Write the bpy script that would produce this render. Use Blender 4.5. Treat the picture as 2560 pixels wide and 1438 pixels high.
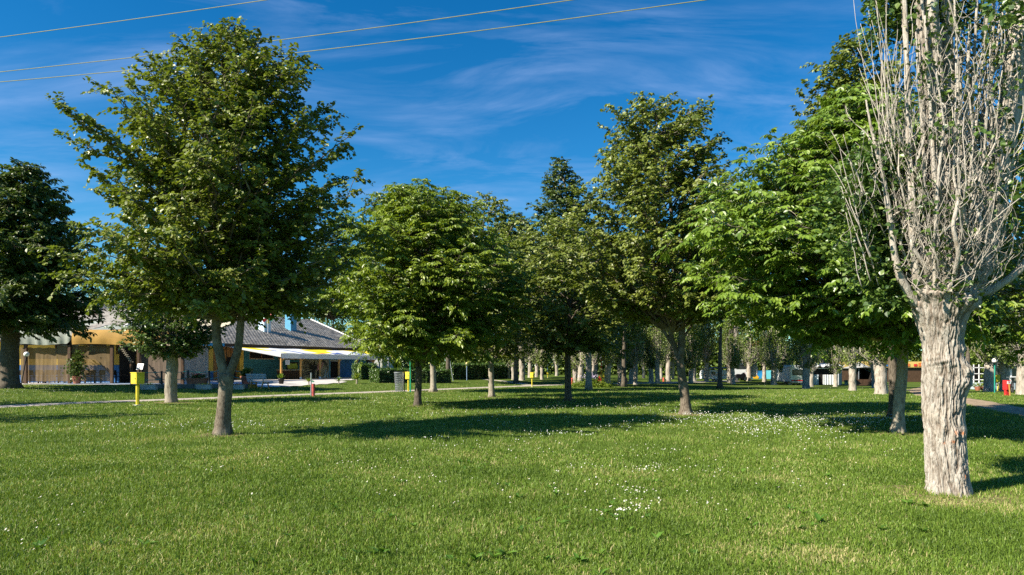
import bpy, math, random
import numpy as np
from mathutils import Vector, Matrix
R = math.radians
random.seed(7)
rng = np.random.default_rng(11)
S = bpy.context.scene
for _o in list(bpy.data.objects): bpy.data.objects.remove(_o)
COL = S.collection

# ------------------------------------------------------------------ camera
FX, HZ, EYE = 1707.0, 918.0, 1.6          # focal length and horizon in photo pixels, eye height
cam = bpy.data.cameras.new('camera'); cam.lens = 24.0; cam.sensor_width = 36.0
cam.shift_y = (HZ - 719) / 2560.0; cam.clip_end = 6000; cam.clip_start = 0.05
co = bpy.data.objects.new('camera', cam); COL.objects.link(co)
co.location = (0, 0, EYE); co.rotation_euler = (R(90), 0, 0); S.camera = co

# ------------------------------------------------------------------ sun and sky
SUN_EL = R(37); SH = Vector((-0.88, -0.475, 0)).normalized()
SD = Vector((SH.x * math.cos(SUN_EL), SH.y * math.cos(SUN_EL), math.sin(SUN_EL)))
sun = bpy.data.lights.new('sun', 'SUN'); sun.energy = 5.0; sun.angle = R(0.5); sun.color = (1.0, 0.915, 0.77)
so = bpy.data.objects.new('sun', sun); COL.objects.link(so)
so.rotation_euler = SD.to_track_quat('Z', 'Y').to_euler(); so.location = (-40, -20, 60)
S.view_settings.view_transform = 'Standard'; S.view_settings.look = 'None'
S.view_settings.exposure = 1.15; S.view_settings.gamma = 1.0; S.view_settings.use_curve_mapping = False
W = bpy.data.worlds.new('World'); S.world = W; W.use_nodes = True
def build_world():
    nt = W.node_tree; N = nt.nodes; L = nt.links; N.clear()
    out = N.new('ShaderNodeOutputWorld'); bg = N.new('ShaderNodeBackground'); bg.inputs[1].default_value = 0.065
    sky = N.new('ShaderNodeTexSky'); sky.sky_type = 'NISHITA'; sky.sun_disc = False
    sky.sun_elevation = SUN_EL; sky.sun_rotation = math.atan2(SD.x, SD.y); sky.altitude = 0
    sky.air_density = 1.0; sky.dust_density = 0.0; sky.ozone_density = 4.0
    hs = N.new('ShaderNodeHueSaturation'); hs.inputs['Hue'].default_value = 0.50; hs.inputs['Saturation'].default_value = 1.36
    hs.inputs['Value'].default_value = 1.0
    tc = N.new('ShaderNodeTexCoord'); sp = N.new('ShaderNodeSeparateXYZ')
    mz = N.new('ShaderNodeMath'); mz.operation = 'MAXIMUM'; mz.inputs[1].default_value = 0.0
    az = N.new('ShaderNodeMath'); az.operation = 'ADD'; az.inputs[1].default_value = 0.16
    dx = N.new('ShaderNodeMath'); dx.operation = 'DIVIDE'; dy = N.new('ShaderNodeMath'); dy.operation = 'DIVIDE'
    cb = N.new('ShaderNodeCombineXYZ')
    mp = N.new('ShaderNodeMapping'); mp.inputs['Rotation'].default_value = (0, 0, R(38)); mp.inputs['Scale'].default_value = (0.8, 2.0, 1)
    n1 = N.new('ShaderNodeTexNoise'); n1.inputs['Scale'].default_value = 1.7; n1.inputs['Detail'].default_value = 12
    n1.inputs['Roughness'].default_value = 0.62; n1.inputs['Distortion'].default_value = 0.8
    mp2 = N.new('ShaderNodeMapping'); mp2.inputs['Rotation'].default_value = (0, 0, R(30)); mp2.inputs['Scale'].default_value = (1.2, 5.0, 1)
    n2 = N.new('ShaderNodeTexNoise'); n2.inputs['Scale'].default_value = 1.6; n2.inputs['Detail'].default_value = 6; n2.inputs['Distortion'].default_value = 0.5
    r1 = N.new('ShaderNodeValToRGB'); r1.color_ramp.elements[0].position = 0.43; r1.color_ramp.elements[1].position = 0.74
    r2 = N.new('ShaderNodeValToRGB'); r2.color_ramp.elements[0].position = 0.25; r2.color_ramp.elements[1].position = 0.8
    mu = N.new('ShaderNodeMath'); mu.operation = 'MULTIPLY'
    m3 = N.new('ShaderNodeMath'); m3.operation = 'MULTIPLY'; m3.inputs[1].default_value = 0.66
    mix = N.new('ShaderNodeMix'); mix.data_type = 'RGBA'; mix.inputs['B'].default_value = (3.4, 4.6, 7.4, 1)
    L.new(tc.outputs['Generated'], sp.inputs[0]); L.new(sp.outputs['Z'], mz.inputs[0]); L.new(mz.outputs[0], az.inputs[0])
    L.new(sp.outputs['X'], dx.inputs[0]); L.new(az.outputs[0], dx.inputs[1]); L.new(sp.outputs['Y'], dy.inputs[0]); L.new(az.outputs[0], dy.inputs[1])
    L.new(dx.outputs[0], cb.inputs[0]); L.new(dy.outputs[0], cb.inputs[1])
    L.new(cb.outputs[0], mp.inputs[0]); L.new(mp.outputs[0], n1.inputs[0]); L.new(cb.outputs[0], mp2.inputs[0]); L.new(mp2.outputs[0], n2.inputs[0])
    L.new(n1.outputs['Fac'], r1.inputs[0]); L.new(n2.outputs['Fac'], r2.inputs[0])
    L.new(r1.outputs[0], mu.inputs[0]); L.new(r2.outputs[0], mu.inputs[1]); L.new(mu.outputs[0], m3.inputs[0])
    tm = N.new('ShaderNodeMix'); tm.data_type = 'RGBA'; tm.blend_type = 'MULTIPLY'; tm.inputs['Factor'].default_value = 1; tm.inputs['B'].default_value = (.66, 1.03, 1.04, 1)
    L.new(sky.outputs[0], hs.inputs['Color']); L.new(hs.outputs[0], tm.inputs['A']); L.new(tm.outputs['Result'], mix.inputs['A']); L.new(m3.outputs[0], mix.inputs['Factor'])
    L.new(mix.outputs['Result'], bg.inputs[0]); L.new(bg.outputs[0], out.inputs[0])
build_world()
S.cycles.max_bounces = 6; S.cycles.diffuse_bounces = 2; S.cycles.glossy_bounces = 2; S.cycles.transparent_max_bounces = 8
S.cycles.use_adaptive_sampling = True; S.cycles.adaptive_threshold = 0.008; S.cycles.use_denoising = False

# ------------------------------------------------------------------ helpers
def smooth(t): 
    t = np.clip(t, 0, 1); return t * t * (3 - 2 * t)
PD = (0.61, 0.793)
def sdist(x, y): return (x + 20.4) * -0.793 + (y - 27.3) * 0.61
def gz(x, y):
    """height of the lawn: it rises to the terrace on the left and falls away to the far right"""
    x = np.asarray(x, float); y = np.asarray(y, float)
    s = sdist(x, y)
    up = 0.45 * smooth((s - 1.5) / 14)
    dn = -0.6 * smooth((y - 36) / 44) * smooth((-s + 1) / 14)
    und = 0.03 * np.sin(x * .55 + 1) * np.sin(y * .4) * smooth((y - 6) / 8) * smooth((2 - s) / 6)
    return up + dn + und
def at(px, py):
    """the point of the ground seen at photo pixel (px, py)"""
    k = (HZ - py) / FX; a = (px - 1280) / FX; d = np.arange(3.0, 260, .1)
    diff = EYE + k * d - gz(a * d, d); i = int(np.argmax(diff < 0)) if (diff < 0).any() else len(d) - 1
    d0 = d[i]; return Vector((a * d0, d0, float(gz(a * d0, d0))))
def P(px, py, d): return Vector(((px - 1280) / FX * d, d, EYE + (HZ - py) / FX * d))
def gp(px, d): 
    x = (px - 1280) / FX * d; return Vector((x, d, float(gz(x, d))))

def vnoise(p, seed=0):
    """value noise in [-1, 1] at N x 3 points"""
    p = np.asarray(p, float); i = np.floor(p).astype(np.int64); f = p - i; f = f * f * (3 - 2 * f)
    def h(a, b, c):
        n = (a * 374761393 + b * 668265263 + c * 2147483647 + seed * 1274126177) & 0xffffffff
        n = ((n ^ (n >> 13)) * 1274126177) & 0xffffffff; n = (n ^ (n >> 16)) & 0xffffffff
        return n / 2147483647.5 - 1
    x, y, z = i[:, 0], i[:, 1], i[:, 2]; fx, fy, fz = f[:, 0], f[:, 1], f[:, 2]
    def l(a, b, t): return a + (b - a) * t
    return l(l(l(h(x, y, z), h(x + 1, y, z), fx), l(h(x, y + 1, z), h(x + 1, y + 1, z), fx), fy),
             l(l(h(x, y, z + 1), h(x + 1, y, z + 1), fx), l(h(x, y + 1, z + 1), h(x + 1, y + 1, z + 1), fx), fy), fz)
def fbm(p, seed=0, o=4):
    s = 0; a = 1.0; p = np.asarray(p, float)
    for k in range(o): s = s + a * vnoise(p * 2 ** k, seed + k); a *= .5
    return s / 1.9

class MB:
    """collects quads and triangles and links them as one mesh object"""
    def __init__(s): s.v = []; s.q = []; s.t = []; s.n = 0; s.rq = []; s.rt = []; s.mq = []; s.mt = []
    def add(s, v, q=None, t=None, rnd=0.5, mat=0):
        v = np.asarray(v, np.float32).reshape(-1, 3); b = s.n; s.v.append(v); s.n += len(v)
        for f, st, rr, mm, k in ((q, s.q, s.rq, s.mq, 4), (t, s.t, s.rt, s.mt, 3)):
            if f is not None and len(f):
                f = np.asarray(f, np.int64).reshape(-1, k) + b; st.append(f)
                rr.append(np.broadcast_to(np.asarray(rnd, np.float32), (len(f),)) if np.ndim(rnd) == 0 else np.asarray(rnd, np.float32))
                mm.append(np.broadcast_to(np.asarray(mat, np.int32), (len(f),)) if np.ndim(mat) == 0 else np.asarray(mat, np.int32))
        return b
    def box(s, x0, x1, y0, y1, z0, z1, M=None, mat=0, rnd=.5):
        v = np.array([(x, y, z) for z in (z0, z1) for y in (y0, y1) for x in (x0, x1)], float)
        if M is not None: v = np.array([M @ Vector(p) for p in v])
        s.add(v, q=[(0, 2, 3, 1), (4, 5, 7, 6), (0, 1, 5, 4), (2, 6, 7, 3), (0, 4, 6, 2), (1, 3, 7, 5)], mat=mat, rnd=rnd)
    def hexa(s, v, mat=0): s.add(v, q=[(0, 2, 3, 1), (4, 5, 7, 6), (0, 1, 5, 4), (2, 6, 7, 3), (0, 4, 6, 2), (1, 3, 7, 5)], mat=mat)
    def bar(s, a, b, w, h=None, mat=0):
        a = Vector(a); b = Vector(b); h = h or w; d = (b - a).normalized()
        r = d.cross(Vector((0, 0, 1))); r = r.normalized() if r.length > 1e-3 else Vector((1, 0, 0)); u = r.cross(d).normalized()
        s.hexa([p + r * (w * i) + u * (h * j) for p in (a, b) for j in (-.5, .5) for i in (-.5, .5)], mat)
    def tube(s, pts, rad, k=8, rnd=.5, cap=True, mat=0):
        p = np.asarray(pts, float); n = len(p); r = np.broadcast_to(np.asarray(rad, float), (n,)) if np.ndim(rad) == 0 else np.asarray(rad, float)
        tg = np.gradient(p, axis=0); tg /= np.linalg.norm(tg, axis=1)[:, None] + 1e-9
        ref = np.array([0.13, 1.0, 0.07]) if abs(tg[:, 1]).mean() < .8 else np.array([1.0, .1, .05])
        a = np.cross(tg, ref); a /= np.linalg.norm(a, axis=1)[:, None] + 1e-9; b = np.cross(tg, a)
        th = np.arange(k) * 2 * math.pi / k
        v = p[:, None] + r[:, None, None] * (a[:, None] * np.cos(th)[None, :, None] + b[:, None] * np.sin(th)[None, :, None])
        i, j = np.meshgrid(np.arange(n - 1), np.arange(k), indexing='ij'); j2 = (j + 1) % k
        q = np.stack([i * k + j, i * k + j2, (i + 1) * k + j2, (i + 1) * k + j], -1).reshape(-1, 4)
        v = v.reshape(-1, 3); t = []
        if cap:
            v = np.vstack([v, p[0], p[-1]]); c0 = n * k; c1 = c0 + 1
            t = [(c0, (x + 1) % k, x) for x in range(k)] + [(c1, (n - 1) * k + x, (n - 1) * k + (x + 1) % k) for x in range(k)]
        s.add(v, q=q, t=t if cap else None, rnd=rnd, mat=mat)
    def lathe(s, prof, c=(0, 0, 0), k=16, mat=0):
        """prof: (radius, z) pairs"""
        c = np.asarray(c, float); th = np.arange(k) * 2 * math.pi / k
        v = np.array([[r * math.cos(t), r * math.sin(t), z] for r, z in prof for t in th]) + c; n = len(prof)
        q = [(i * k + j, i * k + (j + 1) % k, (i + 1) * k + (j + 1) % k, (i + 1) * k + j) for i in range(n - 1) for j in range(k)]
        s.add(v, q=q, mat=mat)
    def ball(s, c, r, k=16, m=10, mat=0, sz=1.0):
        s.lathe([(max(1e-4, r * math.sin(math.pi * i / m)), -r * sz * math.cos(math.pi * i / m)) for i in range(m + 1)], c, k, mat)
    def grid(s, V, mat=0, rnd=.5):
        """V: array n x m x 3"""
        V = np.asarray(V, float); n, m = V.shape[:2]; i, j = np.meshgrid(np.arange(n - 1), np.arange(m - 1), indexing='ij')
        q = np.stack([i * m + j, (i + 1) * m + j, (i + 1) * m + j + 1, i * m + j + 1], -1).reshape(-1, 4)
        s.add(V.reshape(-1, 3), q=q, mat=mat, rnd=rnd)
    def prism(s, poly, y0, y1, M=None, mat=0):
        """poly: (x, z) outline extruded between y0 and y1 (triangle fan: outline must be star-shaped round its centre)"""
        c = np.mean(poly, axis=0); n = len(poly)
        v = [(x, y0, z) for x, z in poly] + [(x, y1, z) for x, z in poly] + [(c[0], y0, c[1]), (c[0], y1, c[1])]
        if M is not None: v = [M @ Vector(p) for p in v]
        q = [(i, (i + 1) % n, n + (i + 1) % n, n + i) for i in range(n)]
        t = [(2 * n, (i + 1) % n, i) for i in range(n)] + [(2 * n + 1, n + i, n + (i + 1) % n) for i in range(n)]
        s.add(v, q=q, t=t, mat=mat)
    def mesh(s, name, mats, smooth_=False):
        me = bpy.data.meshes.new(name)
        V = np.concatenate(s.v) if s.v else np.zeros((0, 3), np.float32)
        q = np.concatenate(s.q) if s.q else np.zeros((0, 4), np.int64); t = np.concatenate(s.t) if s.t else np.zeros((0, 3), np.int64)
        me.vertices.add(len(V)); me.vertices.foreach_set('co', V.ravel())
        li = np.concatenate([q.ravel(), t.ravel()]).astype(np.int32)
        me.loops.add(len(li)); me.loops.foreach_set('vertex_index', li)
        ls = np.concatenate([np.arange(len(q)) * 4, len(q) * 4 + np.arange(len(t)) * 3]).astype(np.int32)
        me.polygons.add(len(ls)); me.polygons.foreach_set('loop_start', ls)
        me.polygons.foreach_set('loop_total', np.concatenate([np.full(len(q), 4), np.full(len(t), 3)]).astype(np.int32))
        mi = np.concatenate(s.mq + s.mt) if (s.mq or s.mt) else np.zeros(0, np.int32)
        mats = mats if isinstance(mats, (list, tuple)) else [mats]
        for m in mats: me.materials.append(m)
        if len(mats) > 1: me.polygons.foreach_set('material_index', mi.astype(np.int32))
        me.update(calc_edges=True)
        rn = np.concatenate(s.rq + s.rt) if (s.rq or s.rt) else np.zeros(0)
        if len(rn) and np.ptp(rn) > 0:
            a = me.attributes.new('rnd', 'FLOAT', 'FACE'); a.data.foreach_set('value', rn.astype(np.float32))
        me.polygons.foreach_set('use_smooth', np.full(len(ls), bool(smooth_)))
        me.update(); return me
    def obj(s, name, mats, parent=None, smooth_=False, loc=None):
        o = bpy.data.objects.new(name, s.mesh(name, mats, smooth_)); COL.objects.link(o)
        if parent is not None: o.parent = parent
        if loc is not None: o.location = loc
        return o
def tag(o, label=None, cat=None, group=None, kind=None):
    if label: o['label'] = label
    if cat: o['category'] = cat
    if group: o['group'] = group
    if kind: o['kind'] = kind
    return o
def thing(name, label, cat, loc=(0, 0, 0), rz=0.0, group=None):
    o = bpy.data.objects.new(name, None); COL.objects.link(o); o.location = loc; o.rotation_euler = (0, 0, rz); o.empty_display_size = .2
    return tag(o, label, cat, group)
def clone(root, loc, label, rz=None, scale=None):
    c = root.copy(); COL.objects.link(c); c.location = loc; c['label'] = label
    if rz is not None: c.rotation_euler = (0, 0, rz)
    if scale is not None: c.scale = scale if hasattr(scale, '__len__') else (scale,) * 3
    for ch in list(root.children):
        d = ch.copy(); COL.objects.link(d); d.parent = c
        for g in ch.children: e = g.copy(); COL.objects.link(e); e.parent = d
    return c

# ------------------------------------------------------------------ materials
def mat(name, col=(.5, .5, .5), rough=.7, var=0.12, scale=6.0, bump=0.0, bscale=30.0, spec=.3, metal=0.0, trans=0.0, stretch=(1, 1, 1),
        col2=None, coord='Object', detail=5, alpha=1.0, emit=None):
    m = bpy.data.materials.new(name); m.use_nodes = True; nt = m.node_tree; N = nt.nodes; L = nt.links
    b = N['Principled BSDF']; b.inputs['Roughness'].default_value = rough; b.inputs['Metallic'].default_value = metal
    b.inputs['Specular IOR Level'].default_value = spec
    tc = N.new('ShaderNodeTexCoord'); mp = N.new('ShaderNodeMapping'); mp.inputs['Scale'].default_value = stretch
    L.new(tc.outputs[coord], mp.inputs[0])
    n = N.new('ShaderNodeTexNoise'); n.inputs['Scale'].default_value = scale; n.inputs['Detail'].default_value = detail; L.new(mp.outputs[0], n.inputs[0])
    r = N.new('ShaderNodeValToRGB'); c2 = col2 or tuple(c * (1 - var * 2.2) for c in col)
    r.color_ramp.elements[0].position = .32; r.color_ramp.elements[1].position = .68
    r.color_ramp.elements[0].color = (*c2, 1); r.color_ramp.elements[1].color = (*[min(1, c * (1 + var * .6)) for c in col], 1)
    L.new(n.outputs['Fac'], r.inputs[0]); L.new(r.outputs[0], b.inputs['Base Color'])
    if bump:
        n2 = N.new('ShaderNodeTexNoise'); n2.inputs['Scale'].default_value = bscale; n2.inputs['Detail'].default_value = 5; L.new(mp.outputs[0], n2.inputs[0])
        bp = N.new('ShaderNodeBump'); bp.inputs['Strength'].default_value = bump; bp.inputs['Distance'].default_value = .02
        L.new(n2.outputs['Fac'], bp.inputs['Height']); L.new(bp.outputs[0], b.inputs['Normal'])
    if trans:
        tr = N.new('ShaderNodeBsdfTranslucent'); L.new(r.outputs[0], tr.inputs[0]); mx = N.new('ShaderNodeMixShader'); mx.inputs[0].default_value = trans
        L.new(b.outputs[0], mx.inputs[1]); L.new(tr.outputs[0], mx.inputs[2]); L.new(mx.outputs[0], N['Material Output'].inputs[0])
    if alpha < 1:
        b.inputs['Alpha'].default_value = alpha
    if emit: b.inputs['Emission Color'].default_value = (*col, 1); b.inputs['Emission Strength'].default_value = emit
    return m
def leaf_mat(name, c1, c2, c3, rough=.42, trans=.3, spec=.5, sat_t=(1.25, 1.35, .6)):
    """c1 dark, c2 mid, c3 light leaf colours, picked per leaf"""
    m = bpy.data.materials.new(name); m.use_nodes = True; nt = m.node_tree; N = nt.nodes; L = nt.links
    b = N['Principled BSDF']; b.inputs['Roughness'].default_value = rough; b.inputs['Specular IOR Level'].default_value = spec
    a = N.new('ShaderNodeAttribute'); a.attribute_name = 'rnd'
    r = N.new('ShaderNodeValToRGB'); e = r.color_ramp.elements; e[0].position = 0; e[1].position = 1; e[0].color = (*c1, 1); e[1].color = (*c3, 1)
    x = e.new(.55); x.color = (*c2, 1)
    L.new(a.outputs['Fac'], r.inputs[0]); L.new(r.outputs[0], b.inputs['Base Color'])
    mm = N.new('ShaderNodeMix'); mm.data_type = 'RGBA'; mm.blend_type = 'MULTIPLY'; mm.inputs['Factor'].default_value = 1; mm.inputs['B'].default_value = (*sat_t, 1)
    L.new(r.outputs[0], mm.inputs['A'])
    tr = N.new('ShaderNodeBsdfTranslucent'); L.new(mm.outputs['Result'], tr.inputs[0])
    mx = N.new('ShaderNodeMixShader'); mx.inputs[0].default_value = trans
    L.new(b.outputs[0], mx.inputs[1]); L.new(tr.outputs[0], mx.inputs[2]); L.new(mx.outputs[0], N['Material Output'].inputs[0])
    return m
def bark_mat(name, c1, c2, c3, zs=.22, scale=26.0, bump=.8, dist=.02, patch=(.3, .3, .3), pf=.0):
    m = bpy.data.materials.new(name); m.use_nodes = True; nt = m.node_tree; N = nt.nodes; L = nt.links
    b = N['Principled BSDF']; b.inputs['Roughness'].default_value = .9; b.inputs['Specular IOR Level'].default_value = .15
    tc = N.new('ShaderNodeTexCoord'); mp = N.new('ShaderNodeMapping'); mp.inputs['Scale'].default_value = (1, 1, zs); L.new(tc.outputs['Object'], mp.inputs[0])
    n = N.new('ShaderNodeTexNoise'); n.inputs['Scale'].default_value = scale; n.inputs['Detail'].default_value = 7; n.inputs['Roughness'].default_value = .65
    n.inputs['Distortion'].default_value = .6; L.new(mp.outputs[0], n.inputs[0])
    r = N.new('ShaderNodeValToRGB'); e = r.color_ramp.elements; e[0].position = .33; e[1].position = .68; e[0].color = (*c1, 1); e[1].color = (*c3, 1)
    x = e.new(.47); x.color = (*c2, 1); L.new(n.outputs['Fac'], r.inputs[0])
    n3 = N.new('ShaderNodeTexNoise'); n3.inputs['Scale'].default_value = 2.2; n3.inputs['Detail'].default_value = 5; L.new(tc.outputs['Object'], n3.inputs[0])
    rr = N.new('ShaderNodeValToRGB'); rr.color_ramp.elements[0].position = .5; rr.color_ramp.elements[1].position = .66; L.new(n3.outputs['Fac'], rr.inputs[0])
    ml = N.new('ShaderNodeMath'); ml.operation = 'MULTIPLY'; ml.inputs[1].default_value = pf; L.new(rr.outputs[0], ml.inputs[0])
    mx = N.new('ShaderNodeMix'); mx.data_type = 'RGBA'; mx.inputs['B'].default_value = (*patch, 1); L.new(ml.outputs[0], mx.inputs['Factor']); L.new(r.outputs[0], mx.inputs['A'])
    L.new(mx.outputs['Result'], b.inputs['Base Color'])
    bp = N.new('ShaderNodeBump'); bp.inputs['Strength'].default_value = bump; bp.inputs['Distance'].default_value = dist
    L.new(n.outputs['Fac'], bp.inputs['Height']); L.new(bp.outputs[0], b.inputs['Normal'])
    return m

# ------------------------------------------------------------------ ground, path, grass
def ground_mat():
    m = bpy.data.materials.new('lawn_soil'); m.use_nodes = True; nt = m.node_tree; N = nt.nodes; L = nt.links
    b = N['Principled BSDF']; b.inputs['Roughness'].default_value = .95; b.inputs['Specular IOR Level'].default_value = .1
    g = N.new('ShaderNodeNewGeometry')
    n = N.new('ShaderNodeTexNoise'); n.inputs['Scale'].default_value = 1.1; n.inputs['Detail'].default_value = 9; n.inputs['Roughness'].default_value = .7; L.new(g.outputs['Position'], n.inputs[0])
    r = N.new('ShaderNodeValToRGB'); e = r.color_ramp.elements; e[0].position = .3; e[1].position = .72; e[0].color = (.055, .10, .012, 1); e[1].color = (.16, .19, .045, 1)
    x = e.new(.5); x.color = (.105, .165, .022, 1); L.new(n.outputs['Fac'], r.inputs[0])
    n2 = N.new('ShaderNodeTexNoise'); n2.inputs['Scale'].default_value = 40; n2.inputs['Detail'].default_value = 4; L.new(g.outputs['Position'], n2.inputs[0])
    bp = N.new('ShaderNodeBump'); bp.inputs['Strength'].default_value = .6; bp.inputs['Distance'].default_value = .04; L.new(n2.outputs['Fac'], bp.inputs['Height']); L.new(bp.outputs[0], b.inputs['Normal'])
    mx = N.new('ShaderNodeMix'); mx.data_type = 'RGBA'; mx.blend_type = 'MULTIPLY'; mx.inputs['Factor'].default_value = .6
    L.new(r.outputs[0], mx.inputs['A']); L.new(n2.outputs['Fac'], mx.inputs['B']); L.new(mx.outputs['Result'], b.inputs['Base Color'])
    return m
def axis_(lo, hi, a, b, st, big):
    l = list(np.arange(lo, a, big)) + list(np.arange(a, b, st)) + list(np.arange(b, hi + big, big)); return np.array(sorted(set(l)))
def build_ground():
    xs = np.concatenate([[-3000, -1200, -500, -250], np.arange(-120, 120.1, .8), [250, 500, 1200, 3000]])
    ys = np.concatenate([[-1500, -400, -100, -30], np.arange(-10, 140.1, .8), [200, 400, 1000, 3500]])
    X, Y = np.meshgrid(xs, ys, indexing='ij'); Z = gz(X, Y)
    b = MB(); b.grid(np.stack([X, Y, Z], -1)); tag(b.obj('ground', ground_mat(), smooth_=True), kind='structure')
build_ground()
M_path = mat('path_gravel', (.46, .40, .345), .95, .16, 3.0, .5, 60, .1, detail=8)
M_path_dirt = mat('dirt_path', (.36, .27, .18), .95, .22, 2.5, .5, 60, .1, detail=8)
def ribbon(name, pts, w0, w1, m, lift=.02, seed=0, kind='structure'):
    pts = [Vector(p) for p in pts]; S_ = [0]
    for a, c in zip(pts, pts[1:]): S_.append(S_[-1] + (c - a).length)
    n = int(S_[-1] / .5) + 2; t = np.linspace(0, S_[-1], n)
    X = np.interp(t, S_, [p.x for p in pts]); Y = np.interp(t, S_, [p.y for p in pts])
    k = np.hanning(9); k /= k.sum(); Xp = np.convolve(np.pad(X, 4, 'edge'), k, 'valid'); Yp = np.convolve(np.pad(Y, 4, 'edge'), k, 'valid')
    T = np.stack([np.gradient(Xp), np.gradient(Yp)], -1); T /= np.linalg.norm(T, axis=1)[:, None]; Nn = np.stack([-T[:, 1], T[:, 0]], -1)
    w = np.linspace(w0, w1, n); rows = []
    for s in np.linspace(-1, 1, 7):
        jit = .18 * vnoise(np.stack([t * .9, np.full(n, s * 9), np.zeros(n)], -1), seed) * (abs(s) > .9)
        x = Xp + Nn[:, 0] * w / 2 * (s + jit); y = Yp + Nn[:, 1] * w / 2 * (s + jit)
        rows.append(np.stack([x, y, gz(x, y) + lift - (.03 if abs(s) > .9 else 0)], -1))
    b = MB(); b.grid(np.stack(rows, 1)); o = b.obj(name, m, smooth_=True); tag(o, kind=kind); return o
PATH = [at(-420, 1046), at(-150, 1027), at(0, 1017), at(200, 1007.5), at(430, 999.5), at(575, 994), at(780, 986), at(950, 980), at(1094, 974), at(1242, 968), at(1347, 964), at(1440, 961)]
PATH = [PATH[0] + (PATH[0] - PATH[1]) * 2] + PATH + [PATH[-1] + Vector((9, 7, 0)), PATH[-1] + Vector((22, 22, 0))]
ribbon('path', PATH, 1.75, 1.9, M_path, seed=3)
_b = at(1330, 964.5); ribbon('path', [_b, at(1300, 958), at(1250, 952), at(1200, 948)], 1.2, 1.0, M_path, seed=5)
DIRT = [at(2900, 1090), at(2620, 1040), at(2500, 1018), at(2430, 1003), at(2330, 990), at(2290, 975), at(2330, 962)]
ribbon('dirt_track', DIRT, 2.0, 1.8, M_path_dirt, lift=.012, seed=8)

def grass_mat():
    m = leaf_mat('grass_blades', (.062, .112, .011), (.158, .235, .028), (.48, .42, .19), rough=.5, trans=.28, spec=.35, sat_t=(1.3, 1.25, .6))
    nt = m.node_tree; N = nt.nodes; L = nt.links; r = [x for x in N if x.type == 'VALTORGB'][0]
    e = r.color_ramp.elements; e[1].position = .74; e[1].color = (.19, .29, .038, 1); e[2].position = .93; x = e.new(.80); x.color = (.24, .27, .07, 1)
    # patches of drier and fresher turf
    a = [x for x in N if x.type == 'ATTRIBUTE'][0]; g = N.new('ShaderNodeNewGeometry')
    n = N.new('ShaderNodeTexNoise'); n.inputs['Scale'].default_value = .55; n.inputs['Detail'].default_value = 5; L.new(g.outputs['Position'], n.inputs[0])
    mr = N.new('ShaderNodeMapRange'); mr.inputs['From Min'].default_value = .38; mr.inputs['From Max'].default_value = .68; mr.inputs['To Min'].default_value = -.20; mr.inputs['To Max'].default_value = .22
    L.new(n.outputs['Fac'], mr.inputs[0]); ad = N.new('ShaderNodeMath'); ad.operation = 'ADD'; ad.use_clamp = True
    L.new(a.outputs['Fac'], ad.inputs[0]); L.new(mr.outputs[0], ad.inputs[1]); L.new(ad.outputs[0], r.inputs[0]); return m
def path_clear(x, y):
    """True where turf grows"""
    s = sdist(x, y); ok = np.ones(len(x), bool)
    for pts, w in ((PATH, .95), (DIRT, .8)):
        for a, c in zip(pts, pts[1:]):
            ab = np.array([c.x - a.x, c.y - a.y]); L2 = (ab ** 2).sum() + 1e-9
            t = np.clip(((x - a.x) * ab[0] + (y - a.y) * ab[1]) / L2, 0, 1)
            ok &= np.hypot(x - a.x - t * ab[0], y - a.y - t * ab[1]) > w * (.9 + .25 * rng.random(len(x)))
    return ok
TERRACE = [(-48, 44.5), (-25.5, 44.2), (-16.2, 46.3), (-15.2, 48.5), (-13.4, 54.5), (-14.5, 58.5), (-12.0, 66), (-8.6, 71), (-14, 84), (-48, 84)]
def in_poly(x, y, poly):
    ins = np.zeros(len(x), bool); n = len(poly)
    for i in range(n):
        x0, y0 = poly[i]; x1, y1 = poly[(i + 1) % n]
        c = (y0 > y) != (y1 > y); xi = (x1 - x0) * (y - y0) / (y1 - y0 + 1e-12) + x0; ins ^= c & (x < xi)
    return ins
DRY = [(*at(px, py)[:2], sr, am) for px, py, sr, am in ((640, 1132, .55, .7), (590, 1147, .4, .7), (700, 1128, .4, .4), (1640, 1102, .8, .5), (1700, 1182, .6, .45), (1450, 1152, .6, .4), (1950, 1205, .5, .5), (1100, 1425, .5, .5), (350, 1252, .5, .5), (1000, 1192, .6, .4),
    (2370, 1265, .7, .7), (2440, 1262, .5, .5), (1840, 1390, .4, .5), (2500, 1022, 3.0, .55), (2480, 1000, 3.0, .5), (1400, 1390, .5, .4), (760, 1340, .3, .5), (1320, 1350, .35, .4), (2200, 1300, .6, .4), (1700, 1038, .9, .7), (180, 1390, .6, .4), (2100, 1400, .4, .5), (1980, 1330, .4, .4), (2030, 1000, 2.5, .3), (1950, 990, 2.5, .3))]
TRUNKS = [(*at(px, py)[:2], r) for px, py, r in ((556, 1088, .22), (1716, 1037, .24), (1043, 1015, .2), (2246, 1083, .22), (2371, 1238, .32), (428, 1007, .33), (1229, 993, .22), (1420, 1003, .24), (1084, 980, .3), (344, 1014, .15))]
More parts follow.
